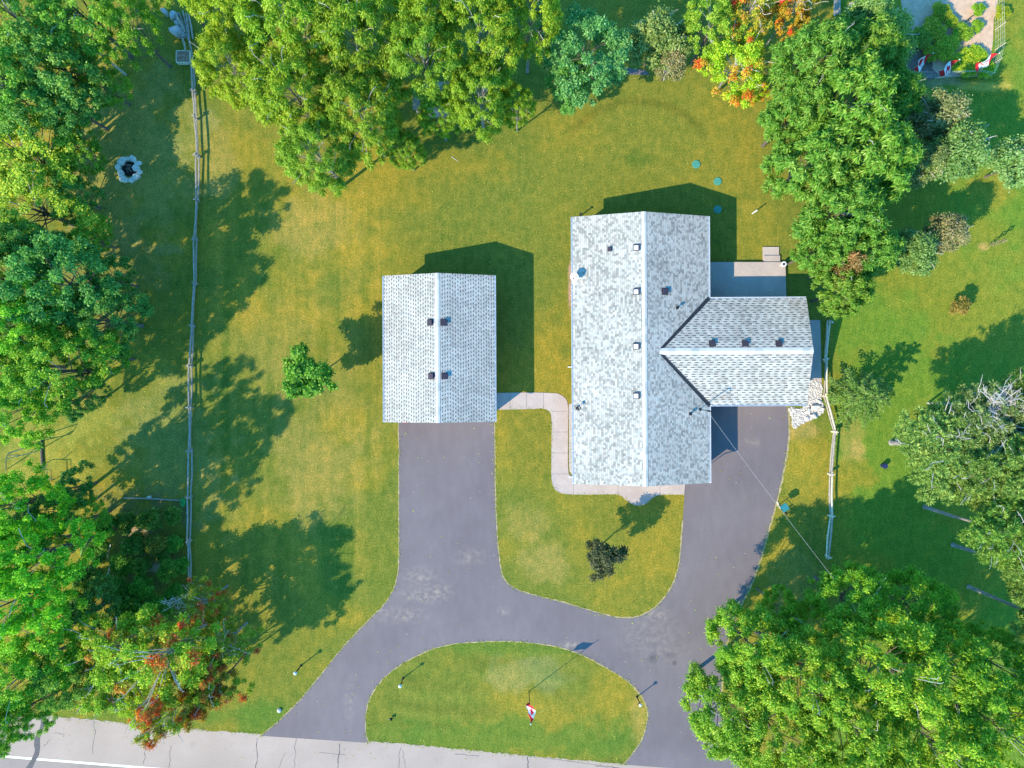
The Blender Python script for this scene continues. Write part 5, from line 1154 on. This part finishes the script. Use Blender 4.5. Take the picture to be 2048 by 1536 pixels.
# weathered planks and pale table near the top edge
a = G(1673, -30, .3); c_ = G(1672, 32, .3); v_ = Vector((c_[0] - a[0], c_[1] - a[1], 0)); b = MB()
for k_, off in enumerate((-.12, .05, .22)): b.box((off + v_.x / 2, v_.y / 2, .3 + .03 * k_), (.14, v_.length * (1 - .08 * k_), .04))
o = b.build('weathered_planks', MAT['rail_wood'], None, False, (a[0], a[1], 0)); tag(o, 'pair of weathered grey planks at the top edge right of the rusty tree', 'planks')
x, y = G(1722, 16, .75); root = empty('garden_table', (x, y, 0)); tag(root, 'pale garden table half hidden under the small grey-green tree', 'table')
b = MB(); b.box((0, 0, .74), (1.7, .8, .05)); b.build('tabletop', MAT['concrete'], root)
for sx_ in (-1, 1):
    for sy_ in (-1, 1): b = MB(); b.box((sx_ * .75, sy_ * .32, .358), (.06, .06, .715)); b.build('leg', MAT['rail_wood'], root)
# grey shed under the feathery trees
x, y = G(862, 190, 2.0); root = empty('garden_shed', (x, y, 0)); tag(root, 'small grey-roofed shed hidden under the feathery trees', 'shed')
b = MB(); b.slab([(-1.3, -1, 1.9), (1.3, -1, 1.9), (1.3, 0, 2.3), (-1.3, 0, 2.3)], .08, None); b.slab([(-1.3, 0, 2.3), (1.3, 0, 2.3), (1.3, 1, 1.9), (-1.3, 1, 1.9)], .08, None); b.build('roof', [MAT['rail_wood'], MAT['rail_wood']], root)
b = MB()
for (c_, d_) in (((0, -.8, .9), (2.2, .08, 1.8)), ((0, .8, .9), (2.2, .08, 1.8)), ((-1.14, 0, .9), (.08, 1.68, 1.8)), ((1.14, 0, .9), (.08, 1.68, 1.8))): b.box(c_, d_)
b.build('wall', MAT['rail_wood'], root); b = MB(); b.box((.2, -.86, .85), (.8, .04, 1.6)); b.build('door', MAT['door'], root)
# pale rocks at the pebble bed
for (px, py, d, rz, lb) in ((1632, 815, (.85, .5, .35), .3, 'largest pale rock by the east fence bend'), (1618, 822, (.6, .45, .3), 1.0, 'pale rock left of the largest one'), (1628, 832, (.7, .4, .3), -.3, 'long pale rock at the lower edge of the pebbles'), (1645, 818, (.4, .3, .2), .2, 'small white rock nearest the fence bend'), (1640, 804, (.5, .3, .22), -.5, 'flat pale rock above the largest one'), (1615, 838, (.45, .35, .2), .6, 'small pale rock at the lawn corner of the pebbles')):
    x, y = G(px, py, .2); b = MB(); rock(b, (0, 0, -.02), d, rz, px + py); o = b.build('rock', MAT['stone_white'], None, False, (x, y, 0)); tag(o, lb, 'rock', 'pale rocks by the wing')
def inside(p, poly):
    c = False; j = len(poly) - 1
    for i in range(len(poly)):
        if (poly[i][1] > p[1]) != (poly[j][1] > p[1]) and p[0] < (poly[j][0] - poly[i][0]) * (p[1] - poly[i][1]) / (poly[j][1] - poly[i][1]) + poly[i][0]: c = not c
        j = i
    return c
b = MB(); xs = [p[0] for p in pg]; ys = [p[1] for p in pg]; k_ = 0
while k_ < 900:
    p = (rr.uniform(min(xs) - .1, max(xs) + .1), rr.uniform(min(ys) - .1, max(ys) + .1))
    if inside(p, pg): s_ = rr.uniform(.06, .15); rock(b, (p[0], p[1], .01), (s_, s_ * .8, s_ * .5), rr.uniform(0, 3), k_); k_ += 1
o = b.build('pebbles', MAT['stone_white']); tag(o, 'loose pale pebbles spread beside the east wing', kind='stuff')
# light patch objects: fallen twig on the back lawn
a = G(903, 313, .05); b = MB(); b.tube([(0, 0, .03), (.3, -.22, .05), (.52, -.36, .03)], [.02, .018, .01], 5); o = b.build('fallen_branch', MAT['deadwood'], None, False, (a[0], a[1], 0)); tag(o, 'thin pale fallen branch on the back lawn', 'branch')

# ragged grass growing over the edges of the paving and round the fence posts
r = np.random.RandomState(12); cs = []
for l in (left_edge, island, right_edge, central[2:], [(30, 1430), (420, 1461), (525, 1468)], [(735, 1482), (900, 1496), (1060, 1512), (1250, 1527)], outer[:-1], [(383, 128), (388, 233), (391, 397), (387, 565), (378, 732), (377, 902), (375, 1084), (378, 1172)], [(1661, 645), (1653, 792), (1671, 864), (1664, 1034), (1659, 1114)]):
    for p in smooth_line(P(l), 0.22):
        n_ = r.randint(0, 8); cs.append(np.stack([p[0] + r.normal(0, .06, n_) + r.uniform(-.1, .1, n_), p[1] + r.normal(0, .06, n_) + r.uniform(-.1, .1, n_), r.uniform(.03, .07, n_)], 1))
cs = np.concatenate(cs); n_ = len(cs); a = r.uniform(0, 6.28, n_)
me = leafmesh('edge_grass', cs, np.stack([np.cos(a), np.sin(a), r.uniform(.2, 1.2, n_)], 1), r.normal(0, .3, (n_, 3)) + np.array([0, 0, 1]), r.uniform(.07, .17, n_), r.uniform(.02, .045, n_), r.uniform(0, .8, n_), np.zeros(n_), LM['green'])
o = bpy.data.objects.new('edge_grass', me); C.objects.link(o); o.color = (1.5, 1.0, .8, 1); tag(o, 'untrimmed grass creeping over the edges of the driveway and walk', kind='stuff')

# fallen leaves lying on the lawns, the driveway and the road
r = np.random.RandomState(21); n_ = 2600; x = r.uniform(-37, 37, n_); y = r.uniform(-28, 28, n_)
keep = fbm(x, y, .12, 91) + r.uniform(-.25, .25, n_) > .5; x = x[keep]; y = y[keep]; n_ = len(x); a = r.uniform(0, 6.28, n_)
me = leafmesh('fallen_leaves', np.stack([x, y, r.uniform(.03, .05, n_)], 1), np.stack([np.cos(a), np.sin(a), r.normal(0, .1, n_)], 1), r.normal(0, .25, (n_, 3)) + np.array([0, 0, 1]), r.uniform(.06, .13, n_), r.uniform(.04, .08, n_), r.uniform(.3, 1, n_), r.choice([.1, .7, .7, .7], n_), LM['autumn'])
o = bpy.data.objects.new('fallen_leaves', me); C.objects.link(o); o.color = (1, 1.1, 1.2, 1); tag(o, 'yellow fallen leaves scattered over the lawns and the driveway', kind='stuff')
